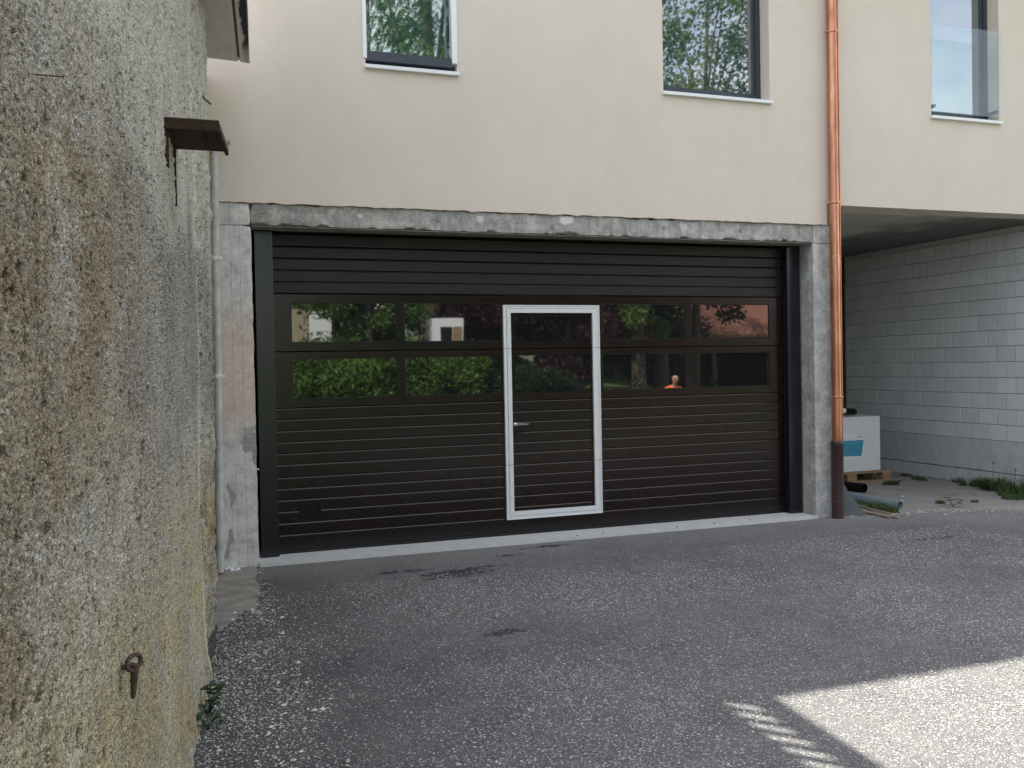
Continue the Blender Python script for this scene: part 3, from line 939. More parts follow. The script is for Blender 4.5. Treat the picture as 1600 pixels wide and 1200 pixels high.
# windows: part "window" = its frame mesh; sub-parts pane, sill, guard...
def window(x0, x1, z0, z1, yg, left_frame, frame_w, label):
    f = MB()
    fw = frame_w
    for a, b, c_, d in ((x0 + .002, x0 + fw, z0 + .03, z1), (x1 - fw, x1 - .002, z0 + .03, z1), (x0 + fw, x1 - fw, z0 + .03, z0 + .03 + fw), (x0 + fw, x1 - fw, z1 - fw, z1)):
        f.box(a, b, yg, yg + .07, c_, d)
    # stepped inner sash
    iw = fw + .028
    for a, b, c_, d in ((x0 + fw, x0 + iw, z0 + .03 + fw, z1 - fw), (x1 - iw, x1 - fw, z0 + .03 + fw, z1 - fw), (x0 + iw, x1 - iw, z0 + .03 + fw, z0 + .03 + iw), (x0 + iw, x1 - iw, z1 - iw, z1 - fw)):
        f.box(a, b, yg + .018, yg + .065, c_, d)
    w_ = f.build('window', m_anth, house)
    w_['label'] = label
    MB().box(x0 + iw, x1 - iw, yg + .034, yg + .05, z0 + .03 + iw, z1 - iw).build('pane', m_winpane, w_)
    s = MB().prism_x([(-.055, z0 - .030), (yg + .06, z0 - .030), (yg + .06, z0 + .012), (-.055, z0 + .001)], x0 - .012, x1 + .014)
    s.build('sill', m_white, w_, bevel=.002)
    return w_
w1 = window(*W1, .060, True, .035, 'left upstairs window with white side rails and glass guard')
for xa, xb in ((W1[0] - .020, W1[0] + .012), (W1[1] - .045, W1[1] + .005)):
    MB().box(xa, xb, -.030, .055, 4.36 if xa < 2 else 4.38, 6.34).build('side_rail', m_white, w1, bevel=.002)
MB().box(W1[0] + .004, W1[1] - .006, -.012, .0, 4.43, 5.40).build('guard_glass', m_clear, w1)
MB().box(W1[0] + .004, W1[1] - .046, -.018, .010, 4.345, 4.428).build('guard_rail', m_anth, w1)
w2 = window(*W2, .135, True, .055, 'middle upstairs window reflecting a tree')
w3 = window(*W3, .135, True, .055, 'right upstairs window with frameless glass guard reflecting sky')
MB().box(W3[0] + .006, W3[1] + .022, -.036, -.022, 4.345, 5.305).build('guard_glass', m_clear, w3)
for xx in (W3[0] + .03, W3[1] - .04):
    MB().box(xx, xx + .03, -.020, .13, 4.40, 4.43).build('guard_clamp', m_anth, w3)
# dark rooms behind the panes are closed off by the opaque reflective glazing

# ---------------------------------------------------------------- garage door
gd = empty('garage_door', (3.25, .3, 0))
tag(gd, 'dark brown sectional garage door with two rows of panes and inset aluminium framed wicket door', 'garage door')
GO = Vector(gd.location)
def part(mb, name, mat, parent=gd, **kw):
    if parent is gd or parent.parent is gd:
        mb.v = [(x - GO.x, y - GO.y, z - GO.z) for x, y, z in mb.v]
    return mb.build(name, mat, parent, **kw)

for x0, x1 in ((.465, .617), (5.888, 6.048)):
    m = MB().box(x0, x1, .20, .296, .030, 2.868)
    part(m, 'guide_column', m_column, bevel=.004)
part(MB().box(.620, 5.885, .235, .42, 2.868, 2.878), 'head_trim', m_seal)
part(MB().box(.60, 5.905, .352, .38, .03, 2.90), 'backing_panel', m_seal)
XL, XR = .6175, 5.8875
def slat(x0, x1, z0, z1, mat, parent=gd):
    jt = rnd.uniform(-.0006, .0006)
    y = .30 + jt
    prof = [(y + .004, z0), (.348, z0), (.348, z1 - .0005), (y + .009, z1 - .0005), (y + .0075, z1 - .0012), (y, z1 - .0135), (y, z0 + .003)]
    return part(MB().prism_x(prof, x0, x1), 'slat', mat, parent)
for z0, z1 in ((2.339, 2.441), (2.441, 2.545), (2.545, 2.650), (2.650, 2.755), (2.755, 2.866)):
    slat(XL, XR, z0, z1 - .003, m_doorg)
wicket_x = (2.742, 3.742)
lows = [1.322, 1.221, 1.121, 1.021, .921, .821, .708, .608, .507, .406, .302, .199]
for i in range(len(lows) - 1):
    for x0, x1 in ((XL, wicket_x[0] + .02), (wicket_x[1] - .02, XR)):
        slat(x0, x1, lows[i + 1], lows[i] - .0005, m_door)
slat(XL, XR, .055, .1985, m_door)
part(MB().prism_x([(.302, .030), (.345, .030), (.345, .053), (.308, .053)], XL, XR), 'bottom_seal', m_seal)
part(MB().box(XL, XR, .290, .318, .031, .045), 'rubber_lip', m_seal)

def glazed(x0, x1, z0, z1, panes, parent=gd):
    """one glazed section: a rail frame with sunk panes (sub-parts)"""
    gx_ = [x0, x1]; gz_ = [z0, z1 - .010]; hl = []
    for a, b, c_, d in panes:
        gx_ += [a, b]; gz_ += [c_, d]; hl.append((a, b, c_, d))
    o = face_with_holes('window_section', gx_, gz_, hl, .298, .045, m_door, parent)
    # chamfered top lip on the section
    me2 = MB(); me2.v = [tuple(v.co) for v in o.data.vertices]; me2.f = [tuple(p_.vertices) for p_ in o.data.polygons]
    me2.prism_x([(.298, z1 - .0095), (.343, z1 - .0095), (.343, z1 - .001), (.307, z1 - .001)], x0, x1)
    bpy.data.objects.remove(o)
    if parent is gd:
        o = part(me2, 'window_section', m_door)
        for a, b, c_, d in panes:
            g = MB().add([(a - .004, .3075, c_ - .004), (b + .004, .3075, c_ - .004), (b + .004, .3075, d + .004), (a - .004, .3075, d + .004)], [(0, 1, 2, 3)])
            g.v = []; g.f = []
            g.box(a + .0005, b - .0005, .309, .318, c_ + .0005, d - .0005)
            part(g, 'pane', m_pane, o)
            gk = MB()
            for q in ((a + .001, a + .006, c_ + .001, d - .001), (b - .006, b - .001, c_ + .001, d - .001), (a + .006, b - .006, c_ + .001, c_ + .006), (a + .006, b - .006, d - .006, d - .001)):
                gk.box(q[0], q[1], .3015, .3085, q[2], q[3])
            part(gk, 'gasket', m_seal, o)
        return o
    return me2
pl = [(.771, 1.717), (1.787, 2.728)]
pr_ = [(3.782, 4.715), (4.790, 5.729)]
for seg, (sx0, sx1) in ((pl, (XL, wicket_x[0] + .015)), (pr_, (wicket_x[1] - .015, XR))):
    glazed(sx0, sx1, 1.324, 1.824, [(a, b, 1.395, 1.755) for a, b in seg])
    glazed(sx0, sx1, 1.825, 2.337, [(a, b, 1.898, 2.256) for a, b in seg])
part(MB().box(wicket_x[0] + .016, wicket_x[1] - .016, .300, .34, 2.232, 2.337), 'head_rail', m_door)

# wicket door: aluminium frame carries slats, panes, handle
wk = MB()
ox0, ox1, oz0, oz1 = 2.740, 3.743, .182, 2.239
def ring(x0, x1, z0, z1, t_, ya, yb):
    wk.box(x0, x0 + t_, ya, yb, z0, z1); wk.box(x1 - t_, x1, ya, yb, z0, z1)
    wk.box(x0 + t_, x1 - t_, ya, yb, z0, z0 + t_); wk.box(x0 + t_, x1 - t_, ya, yb, z1 - t_, z1)
ring(ox0, ox1, oz0, oz1, .012, .268, .299)
ring(ox0 + .012, ox1 - .012, oz0 + .012, oz1 - .012, .020, .274, .299)
ring(ox0 + .035, ox1 - .035, oz0 + .035, oz1 - .035, .041, .270, .299)
wicket = part(wk, 'wicket_door', m_alu, bevel=.0015)
wicket['label'] = 'wicket door in light aluminium frame'
jn = MB()
for zj in (.7085, 1.8245):
    for a, b in ((ox0, ox0 + .076), (ox1 - .076, ox1)):
        jn.box(a, b, .2672, .2679, zj - .0015, zj + .0015)
part(jn, 'frame_joint', m_iron, wicket)
ix0, ix1 = 2.8165, 3.6665
wl = [1.322, 1.221, 1.121, 1.021, .921, .821, .708, .608, .507, .406, .302, .2585]
for i in range(len(wl) - 1):
    slat(ix0, ix1, wl[i + 1], wl[i] - .0005, m_door, wicket)
for z0, z1, c_, d in ((1.324, 1.824, 1.398, 1.755), (1.825, 2.1635, 1.896, 2.124)):
    mm = face_with_holes('glazed_panel', [ix0, ix1, 2.860, 3.655], [z0, z1 - .010, c_, d], [(2.860, 3.655, c_, d)], .298, .045, m_door, None)
    me2 = MB(); me2.v = [tuple(v.co) for v in mm.data.vertices]; me2.f = [tuple(p_.vertices) for p_ in mm.data.polygons]
    bpy.data.objects.remove(mm)
    me2.prism_x([(.298, z1 - .0095), (.343, z1 - .0095), (.343, z1 - .001), (.307, z1 - .001)], ix0, ix1)
    part(me2, 'glazed_panel', m_door, wicket)
    part(MB().box(2.8605, 3.6545, .309, .318, c_ + .0005, d - .0005), 'pane', m_pane, wicket)
h = MB().lathe([(.019, 0), (.019, .008), (.010, .010), (.010, .045)], (0, 0, 0), 16)
h.v = [(x + 2.852, .298 - z, y + 1.095) for x, y, z in h.v]
h.path([(2.852, .253, 1.095), (2.90, .250, 1.0955), (2.968, .252, 1.092)], .0095, 10)
part(h, 'lever_handle', m_chrome, wicket, auto=35)
lk = MB().lathe([(.016, 0), (.016, .010), (.008, .012)], (0, 0, 0), 16)
lk.v = [(x + 2.846, .298 - z, y + 1.012) for x, y, z in lk.v]
lk.path([(2.846, .284, 1.008), (2.850, .276, .985)], .005, 8)
part(lk, 'lock_cylinder', m_blackpl, wicket)
# recessed pull grip low on the left
pg = MB()
pg.box(.802, .994, .291, .299, .350, .362); pg.box(.802, .994, .291, .299, .458, .470)
pg.box(.802, .816, .291, .299, .362, .458); pg.box(.980, .994, .291, .299, .362, .458)
pg.box(.816, .980, .2945, .2985, .362, .458)
pg.box(.872, .975, .286, .2940, .372, .412)
part(pg, 'pull_grip', m_blackpl, bevel=.003)

# ---------------------------------------------------------------- copper downpipe
dp = empty('downpipe', (6.272, -.085, 0))
tag(dp, 'shiny copper downpipe with dark brown standpipe at its foot', 'downpipe')
pipe = MB()
n = 40
prof = []
for z0, z1, r in ((.79, 2.735, .0535), (2.735, 6.90, .0520)):
    pipe.lathe([(r, z0), (r, z1)], (0, 0, 0), n)
for zj in (2.735, 5.9):
    pipe.lathe([(.0545, zj - .02), (.0550, zj - .012), (.0550, zj - .002), (.0535, zj)], (0, 0, 0), n)
pipe.box(.030, .040, -.050, -.040, .81, 6.9)
pipe.build('copper_pipe', m_copper, dp, auto=40)
MB().lathe([(.062, .0), (.062, .165), (.065, .168), (.065, .182), (.062, .185), (.062, .76), (.0655, .765), (.0655, .80), (.0600, .812), (.0545, .815)], (0, 0, 0), n).build('standpipe', m_sleeve, dp, auto=40)
for zc, rr in ((1.268, .0570), (3.287, .0565), (5.05, .0565)):
    c_ = MB().lathe([(rr, zc - .014), (rr + .002, zc - .010), (rr + .002, zc + .010), (rr, zc + .014)], (0, 0, 0), n)
    c_.box(.056, .080, -.008, .008, zc - .010, zc + .010)
    c_.box(-.080, -.056, -.008, .008, zc - .010, zc + .010)
    c_.tube((0, .05, zc), (0, .066, zc), .006)
    c_.build('pipe_clamp', m_copper, dp, auto=40)
for zc in (.785, .172):
    c_ = MB().lathe([(.0670, zc - .006), (.0670, zc + .006)], (0, 0, 0), n)
    c_.box(.066, .084, -.006, .006, zc - .006, zc + .006)
    c_.build('pipe_clamp', m_sleeve, dp, auto=40)

# ---------------------------------------------------------------- block wall of the drive-through
bw = empty('block_wall', (9.565, 2, 0))
tag(bw, 'grey block masonry wall on concrete footing inside the covered drive-through', 'wall')
bo = Vector(bw.location)
def bpart(mb, name, mat):
    mb.v = [(x - bo.x, y - bo.y, z - bo.z) for x, y, z in mb.v]
    return mb.build(name, mat, bw)
bpart(MB().box(9.572, 9.79, -.30, 3.795, .590, 3.190), 'mortar_bed', m_mortar)
bpart(MB().box(9.560, 9.79, -.30, 3.795, 3.192, 3.259), 'head_beam', m_foot)
bpart(MB().box(9.556, 9.79, -.30, 3.795, .190, .588), 'concrete_footing', m_foot)
bpart(MB().box(9.552, 9.79, -.30, 3.795, -.05, .178), 'concrete_footing', m_foot)
bmesh_ = None
def block_obj(y0, y1, z0, z1):
    jx = rnd.uniform(-.0015, .0015)
    mb = MB(); x0 = 9.5655 + jx; c = .004
    g = .004
    y0 += g; y1 -= g; z0 += g; z1 -= g
    mb.add([(x0 + c, y0, z0), (x0 + c, y1, z0), (x0 + c, y1, z1), (x0 + c, y0, z1), (x0, y0 + c, z0 + c), (x0, y1 - c, z0 + c), (x0, y1 - c, z1 - c), (x0, y0 + c, z1 - c),
            (9.60, y0, z0), (9.60, y1, z0), (9.60, y1, z1), (9.60, y0, z1)],
           [(4, 7, 6, 5), (0, 4, 5, 1), (1, 5, 6, 2), (2, 6, 7, 3), (3, 7, 4, 0), (0, 1, 9, 8), (1, 2, 10, 9), (2, 3, 11, 10), (3, 0, 8, 11)])
    return mb
for j in range(13):
    z0 = .590 + .2 * j
    first = .68 - .285 * 4 + (0 if j % 2 else .1425)
    k = 0
    while True:
        y0 = first + .285 * k
        y1 = y0 + .285
        k += 1
        if y0 >= 3.76: break
        y0c, y1c = max(y0, -.30), min(y1, 3.795)
        if y1c - y0c < .05: continue
        bpart(block_obj(y0c, y1c, z0, z0 + .2), 'block', m_block)

# ---------------------------------------------------------------- things in the drive-through
pal = empty('pallet', (8.30, 2.45, 0))
tag(pal, 'wooden pallet lying on the dirt under the white cabinet', 'pallet')
x0, x1, y0, y1 = -.74, .55, -.42, .42
for yy in (-.42, -.24, -.07, .10, .28):
    MB().box(x0, x1, yy, yy + .13, .122, .144).build('deck_board', m_wood, pal)
for xx in (x0, -.17, x1 - .145):
    MB().box(xx, xx + .145, y0, y1, .100, .1215).build('stringer_board', m_wood, pal)
for xx in (x0, -.17, x1 - .145):
    for yy in (y0, -.06, y1 - .12):
        MB().box(xx, xx + .145, yy, yy + .12, .022, .0995).build('spacer_block', m_wood, pal)
for yy in (y0, -.06, y1 - .12):
    MB().box(x0, x1, yy, yy + .12, .0, .0215).build('bottom_board', m_wood, pal)

cab = empty('white_cabinet', (8.33, 2.42, .145))
tag(cab, 'white box-shaped cabinet with a blue label standing on the wooden pallet', 'cabinet')
MB().box(-.60, .40, -.32, .30, 0, .740).build('body', m_cabinet, cab, bevel=.008)
MB().box(-.30, .125, -.3235, -.3205, .190, .500).build('label_sheet', m_white, cab)
ms = MB().add([(-.30, -.3245, .215), (.085, -.3245, .210), (.120, -.3245, .425), (-.30, -.3245, .425)], [(0, 1, 2, 3)])
ms.build('blue_print', m_blue, cab)
ink = MB()
for q in ((-.05, .455, .005, .008), (-.05, .475, .03, .004), (.015, .455, .03, .014), (.065, .455, .03, .014), (.02, .480, .06, .004), (-.12, .448, .05, .004), (-.2, .45, .05, .004)):
    ink.box(q[0], q[0] + q[2], -.3246, -.3236, q[1], q[1] + q[3])
ink.build('faint_print', m_ink, cab)['kind'] = 'stuff'
MB().tube((.40, .05, .62), (.53, .05, .62), .016).tube((.47, .05, .62), (.50, .05, .62), .026).build('pipe_stub', m_blackpl, cab)

hoist = empty('pulley_hoist', (8.33, 2.35, .886))
tag(hoist, 'small black hoist with white pulley wheel lying on the white cabinet', 'hoist')
MB().tube((.0, 0, .062), (.20, .02, .052), .048, .042, 14).tube((.20, .02, .052), (.235, .02, .05), .03, .02, 12).build('motor_housing', m_blackpl, hoist, auto=40)
MB().tube((-.03, -.05, .075), (-.03, -.02, .075), .052, .052, 18).build('pulley_wheel', m_blackpl, hoist, auto=40)
MB().tube((-.03, -.058, .075), (-.03, -.051, .075), .034, .034, 18).tube((-.03, -.064, .075), (-.03, -.0585, .075), .012, .012, 10).build('wheel_hub', m_white, hoist, auto=40)
MB().path([(-.08, 0, .02), (-.07, -.02, .10), (-.10, -.02, .14), (-.12, 0, .09)], .010).path([(-.28, 0, .02), (-.2, -.03, .04), (-.1, 0, .02)], .02).tube((-.26, 0, .05), (-.18, .02, .06), .035, .03).build('hook_chain', m_iron, hoist, auto=40)

bp = empty('black_pipe', (7.72, 1.25, 0))
tag(bp, 'short black plastic pipe lying behind the leaning grey sheet', 'pipe')
def hollow(p0, p1, ro, ri, name, mat, parent, n=20):
    p0 = Vector(p0); p1 = Vector(p1); d = (p1 - p0).normalized(); a = d.orthogonal().normalized(); b = d.cross(a)
    V_ = []; 
    for p, r in ((p0, ro), (p1, ro), (p1, ri), (p0, ri)):
        for k in range(n):
            t_ = 2 * math.pi * k / n; V_.append(p + a * math.cos(t_) * r + b * math.sin(t_) * r)
    F_ = [(i * n + k, i * n + (k + 1) % n, ((i + 1) % 4) * n + (k + 1) % n, ((i + 1) % 4) * n + k) for i in range(4) for k in range(n)]
    return MB().add(V_, F_).build(name, mat, parent, auto=40)
hollow((-.25, 1.15, .065), (.02, 0, .060), .060, .052, 'tube', m_blackpl, bp)
gp = empty('grey_pipe', (7.15, .08, 0))
tag(gp, 'long grey-green plastic drain pipe lying on the dirt with its open end forward', 'pipe')
hollow((-.15, 1.9, .06), (.06, -.02, .050), .050, .044, 'tube', m_greypipe, gp)
hollow((.051, .058, .0505), (.058, -.01, .0505), .0535, .0505, 'socket_collar', m_greypipe, gp)

shp = empty('grey_sheet', (6.46, .02, 0))
tag(shp, 'dark grey triangular sheet offcut leaning against the wall beside the standpipe', 'sheet')
sm = MB()
tri = [(-.10, .0, .0), (.155, -.12, .0), (-.075, .22, .385), (-.10, .22, .385)]
sm.add([(-.10, -.03, .0), (.16, -.14, .0), (.05, .02, .24), (-.035, .12, .50), (-.10, .13, .50)] + [(-.10, -.024, .0), (.162, -.134, .004), (.054, .027, .244), (-.032, .127, .504), (-.10, .137, .504)],
       [(0, 1, 2, 3, 4), (9, 8, 7, 6, 5), (1, 6, 7, 2), (2, 7, 8, 3), (3, 8, 9, 4), (0, 5, 6, 1), (4, 9, 5, 0)])
sm.build('sheet_face', m_sheet, shp)

for nm, pts, r, lab in (('stick', [(6.78, .45, .06), (6.70, -.10, .018), (6.72, -.34, .016)], .013, 'pale weathered lath in the wood pile beneath the grey-green pipe'),
                        ('stick', [(6.93, .62, .03), (6.84, .05, .03), (6.86, -.20, .018)], .012, 'thin brown stick lying closest to the grey-green pipe'),
                        ('stick', [(6.62, .30, .10), (6.66, -.05, .03), (6.77, -.40, .016)], .016, 'longest stick, its end reaching out onto the asphalt')):
    st_ = MB().path([Vector(p) for p in pts], r, 6)
    tag(st_.build(nm, m_stick), lab, 'stick', 'sticks beside the drain pipe')

# ---------------------------------------------------------------- fixtures on the pebbledash wall
br = empty('metal_bracket', (-.12, -4.2, 2.62))
tag(br, 'rusty steel bracket shelf sticking out of the pebbledash wall', 'bracket')
def quadbox(pts, z0, z1):
    n_ = len(pts)
    return MB().add([(x, y, z0) for x, y in pts] + [(x, y, z1) for x, y in pts], [tuple(range(n_))[::-1], tuple(range(n_, 2 * n_))] + [(i, (i + 1) % n_, n_ + (i + 1) % n_, n_ + i) for i in range(n_)])
quadbox([(-.06, 0), (.212, 0), (.262, .47), (-.06, .47)], 0, .012).build('plate', m_rust, br)
quadbox([(-.06, 0), (.212, 0), (.2135, .014), (-.06, .014)], -.030, -.0008).build('front_rim', m_rust, br)
quadbox([(.2005, .015), (.2145, .015), (.262, .47), (.248, .47)], -.016, -.0008).build('side_rim', m_rust, br)
quadbox([(.02, .10), (.15, .10), (.17, .38), (.02, .38)], -.010, -.0008).build('stiffener', m_rust, br)
MB().box(-.03, .026, .02, .06, -.17, -.031).build('support_leg', m_rust, br)
MB().box(-.03, .045, .36, .40, -.26, -.001).build('support_leg', m_rust, br)

cd = empty('conduit', (.140, -.20, 0))
tag(cd, 'greyish white plastic pipe running up the corner beside the left pillar', 'pipe')
cp_ = MB().path([(-.027, .02, .02), (-.012, .02, 1.0), (.005, .02, 3.42)], .032, 16)
cp_.build('riser', m_whitepvc, cd, auto=40)
MB().path([(.005, .02, 3.42), (.03, .02, 3.50), (.10, .02, 3.53), (.135, .02, 3.53)], .036, 16).build('elbow', m_whitepvc, cd, auto=40)
for zc in (2.575, 1.62):
    MB().tube((-.002 - (2.575 - zc) * .008, .02, zc - .015), (-.002 - (2.575 - zc) * .008, .02, zc + .015), .036, .036, 16).box(.02, .05, -.02, -.01, zc - .012, zc + .012).build('clamp', m_alu, cd)

rg = empty('iron_ring', (-.205, -5.49, .92))
tag(rg, 'rusty iron ring and hanging tongue fixed low on the pebbledash wall', 'ring')
pts = []
for k in range(17):
    t_ = 2 * math.pi * k / 16
    pts.append((.030 + .015 * math.cos(t_), .020 * math.cos(t_) + .006, .010 + .019 * math.sin(t_)))
MB().path([Vector(p) for p in pts], .0058, 8).build('eye', m_iron, rg, smooth=True)
MB().tube((.0, .006, .0), (.030, .008, .004), .0065, .0065, 8).build('pin', m_iron, rg)
MB().tube((.033, .010, .004), (.026, .012, -.078), .0115, .0060, 10).tube((.026, .012, -.078), (.0255, .012, -.083), .006, .002, 10).build('tongue', m_iron, rg, auto=50)
nl = empty('nail', (-.257, -6.20, 2.162))
tag(nl, 'straight dark nail sticking out of the pebbledash wall at upper left', 'nail')
MB().tube((-.02, 0, .0), (.047, 0, .0), .0013, .0013, 8).build('shank', m_iron, nl)
MB().tube((.047, 0, 0), (.0488, 0, 0), .0028, .0028, 8).build('head', m_iron, nl)
tag(MB().path([Vector(p) for p in ((.03, -1.92, 3.44), (.045, -1.9, 3.395), (.065, -1.9, 3.37), (.105, -1.9, 3.335))], .006, 6).build('bent_wire', m_iron),
    'bent rusty wire stub sticking out between the bracket and the roof slab', 'wire')

# ---------------------------------------------------------------- small plants
def leaf_cloud(name, C_, n, size, mat, parent=None, flat=0, asp=1.8, seed=1):
    """n rhombic leaves scattered round centres C_ (k,4: x,y,z,r)"""
    g = np.random.default_rng(seed)
    C_ = np.asarray(C_, float)
    w_ = C_[:, 3] ** 2.2; k = g.choice(len(C_), n, p=w_ / w_.sum())
    d = g.normal(size=(n, 3)); d /= np.linalg.norm(d, axis=1)[:, None]
    rad = C_[k, 3] * (g.random(n) ** .45) * g.uniform(.8, 1.12, n)
    P = C_[k, :3] + d * rad[:, None] * np.array([1, 1, .8])
    a = g.normal(size=(n, 3)); a[:, 2] -= .5; a /= np.linalg.norm(a, axis=1)[:, None]
    b = np.cross(a, g.normal(size=(n, 3))); b /= np.linalg.norm(b, axis=1)[:, None]
    s_ = size * g.uniform(.6, 1.35, n)[:, None]
    V_ = np.stack([P - a * s_ * asp * .5, P + b * s_ * .5, P + a * s_ * asp * .5, P - b * s_ * .5], 1).reshape(-1, 3)
    F_ = np.arange(4 * n).reshape(-1, 4)
    tint = np.repeat(np.clip(.25 + .5 * g.random(n) + .25 * g.normal(size=len(C_))[k], 0, 1), 4)
    return np_mesh(name, V_, F_, mat, parent, False, {'tint': tint})

def weed(loc, stems, label, seed, size=.03, spread=.07, height=.1, group=None):
    e = empty('weed_plant', loc)
    tag(e, label, 'plant', group)
    r_ = random.Random(seed)
    s = MB(); L = []
    V_ = []; F_ = []; Ti = []
    for k in range(stems):
        an = r_.uniform(0, 6.28); l = r_.uniform(.5, 1) * spread; h_ = r_.uniform(.4, 1) * height
        tip = Vector((math.cos(an) * l, math.sin(an) * l, h_))
        s.tube((0, 0, 0), tip * .95, .0016, .001, 5)
        for q in range(3):
            an2 = an + (q - 1) * .9
            d = Vector((math.cos(an2), math.sin(an2), r_.uniform(-.1, .35))) * size * r_.uniform(.8, 1.3)
            nrm = Vector((-d.y, d.x, 0)).normalized() * d.length * .45
            b0 = len(V_)
            V_ += [tip, tip + d * .5 + nrm, tip + d * .85 + nrm * .7, tip + d, tip + d * .85 - nrm * .7, tip + d * .5 - nrm]
            F_.append((b0, b0 + 1, b0 + 2, b0 + 3)); F_.append((b0, b0 + 3, b0 + 4, b0 + 5))
            Ti += [r_.random()] * 6
    s.build('stem', m_weed, e)
    np_mesh('leaves', np.array([tuple(v) for v in V_]), np.array(F_), m_weed, e, False, {'tint': np.array(Ti)})
    return e
weed((.0, -3.35, 0), 20, 'green leafy weed growing at the foot of the pebbledash wall', 1, .028, .06, .13)
weed((-.005, -3.52, 0), 13, 'low clover-like weed at the foot of the pebbledash wall, nearest the viewer', 2, .024, .05, .07)
weed((7.83, -.06, .005), 9, 'tiny weed on bare dirt between the drain pipe end and the grass patch', 3, .045, .08, .10)
weed((8.50, 1.60, .005), 8, 'tiny weed in front of the right end of the pallet', 4, .045, .09, .07)

def grass(name, centres, n, h, label=None, seed=5, mat=None):
    g = np.random.default_rng(seed)
    C_ = np.asarray(centres, float); k = g.choice(len(C_), n, p=C_[:, 2] ** 2 / (C_[:, 2] ** 2).sum())
    an = g.uniform(0, 6.283, n); rr = C_[k, 2] * np.sqrt(g.random(n))
    x = C_[k, 0] + np.cos(an) * rr; y = C_[k, 1] + np.sin(an) * rr * C_[k, 3]
    a2 = g.uniform(0, 6.283, n); L = h * g.uniform(.4, 1.2, n) * C_[k, 4]; lean = g.uniform(.1, .8, n) * L; wd = g.uniform(.003, .007, n)
    dx, dy = np.cos(a2), np.sin(a2)
    z0 = np.full(n, .004)
    b0 = np.stack([x - dy * wd, y + dx * wd, z0], 1); b1 = np.stack([x + dy * wd, y - dx * wd, z0], 1)
    m1 = np.stack([x + dx * lean * .4 + dy * wd * .8, y + dy * lean * .4 - dx * wd * .8, L * .6], 1); m0 = np.stack([x + dx * lean * .4 - dy * wd * .8, y + dy * lean * .4 + dx * wd * .8, L * .6], 1)
    t0 = np.stack([x + dx * lean, y + dy * lean, L * .95], 1)
    V_ = np.stack([b0, b1, m1, m0, t0], 1).reshape(-1, 3)
    i = np.arange(n) * 5
    F_ = np.concatenate([np.stack([i, i + 1, i + 2], 1), np.stack([i, i + 2, i + 3], 1), np.stack([i + 3, i + 2, i + 4], 1)])
    o = np_mesh(name, V_, F_, mat or m_grassb, None, False, {'tint': np.repeat(g.random(n), 5)})
    return tag(o, kind='stuff')
# x, y, radius, y-stretch, height factor
grass('grass', [(9.30, .72, .16, 1.3, 1.1), (9.2, .38, .18, 1.0, .8), (9.38, 1.05, .12, 1.2, .8), (8.95, .10, .20, .7, .35), (9.42, 1.45, .06, 1.8, .6), (9.42, .2, .16, 1.5, 1.3), (9.0, .3, .10, 1, .4), (9.25, 1.2, .05, 1, .5)], 2300, .15, seed=5)
grass('grass', [(6.95, .45, .10, 3.0, .5), (7.0, .1, .12, 1.8, .6), (7.2, .75, .06, 2, .4), (8.55, 1.7, .12, .6, .3), (9.35, 2.3, .06, 1.5, .4), (7.9, .2, .05, 1, .4), (8.3, .1, .05, .6, .3), (9.2, 1.9, .07, 2.0, .5), (.03, -2.3, .05, 8, .15)], 1700, .12, seed=6)
dn = empty('broadleaf_weed', (9.22, .72, 0))
tag(dn, 'broad-leaved dandelion-like weed standing up in the grass by the block wall', 'plant')
r_ = random.Random(4); V_ = []; F_ = []; Ti = []
for k in range(26):
    an = r_.uniform(0, 6.28); l = r_.uniform(.12, .26); up_ = r_.uniform(.3, 1.3)
    d = Vector((math.cos(an), math.sin(an), up_)).normalized() * l; s_ = Vector((-math.sin(an), math.cos(an), 0)) * r_.uniform(.014, .028)
    b0 = len(V_); tipd = Vector((0, 0, -.04))
    V_ += [Vector((0, 0, .0)), d * .55 + s_, d + tipd, d * .55 - s_]
    F_.append((b0, b0 + 1, b0 + 2, b0 + 3)); Ti += [r_.random()] * 4
np_mesh('leaves', np.array([tuple(v) for v in V_]), np.array(F_), m_weed, dn, False, {'tint': np.array(Ti)})
MB().tube((0, 0, 0), (.02, .0, .33), .003, .002, 5).tube((.02, 0, .33), (.021, 0, .36), .009, .006, 6).build('flower_stalk', m_bark, dn)
MB().tube((.05, -.25, 0), (.08, -.27, .27), .003, .002, 5).tube((.08, -.27, .27), (.081, -.27, .30), .009, .006, 6).build('flower_stalk', m_bark, dn)

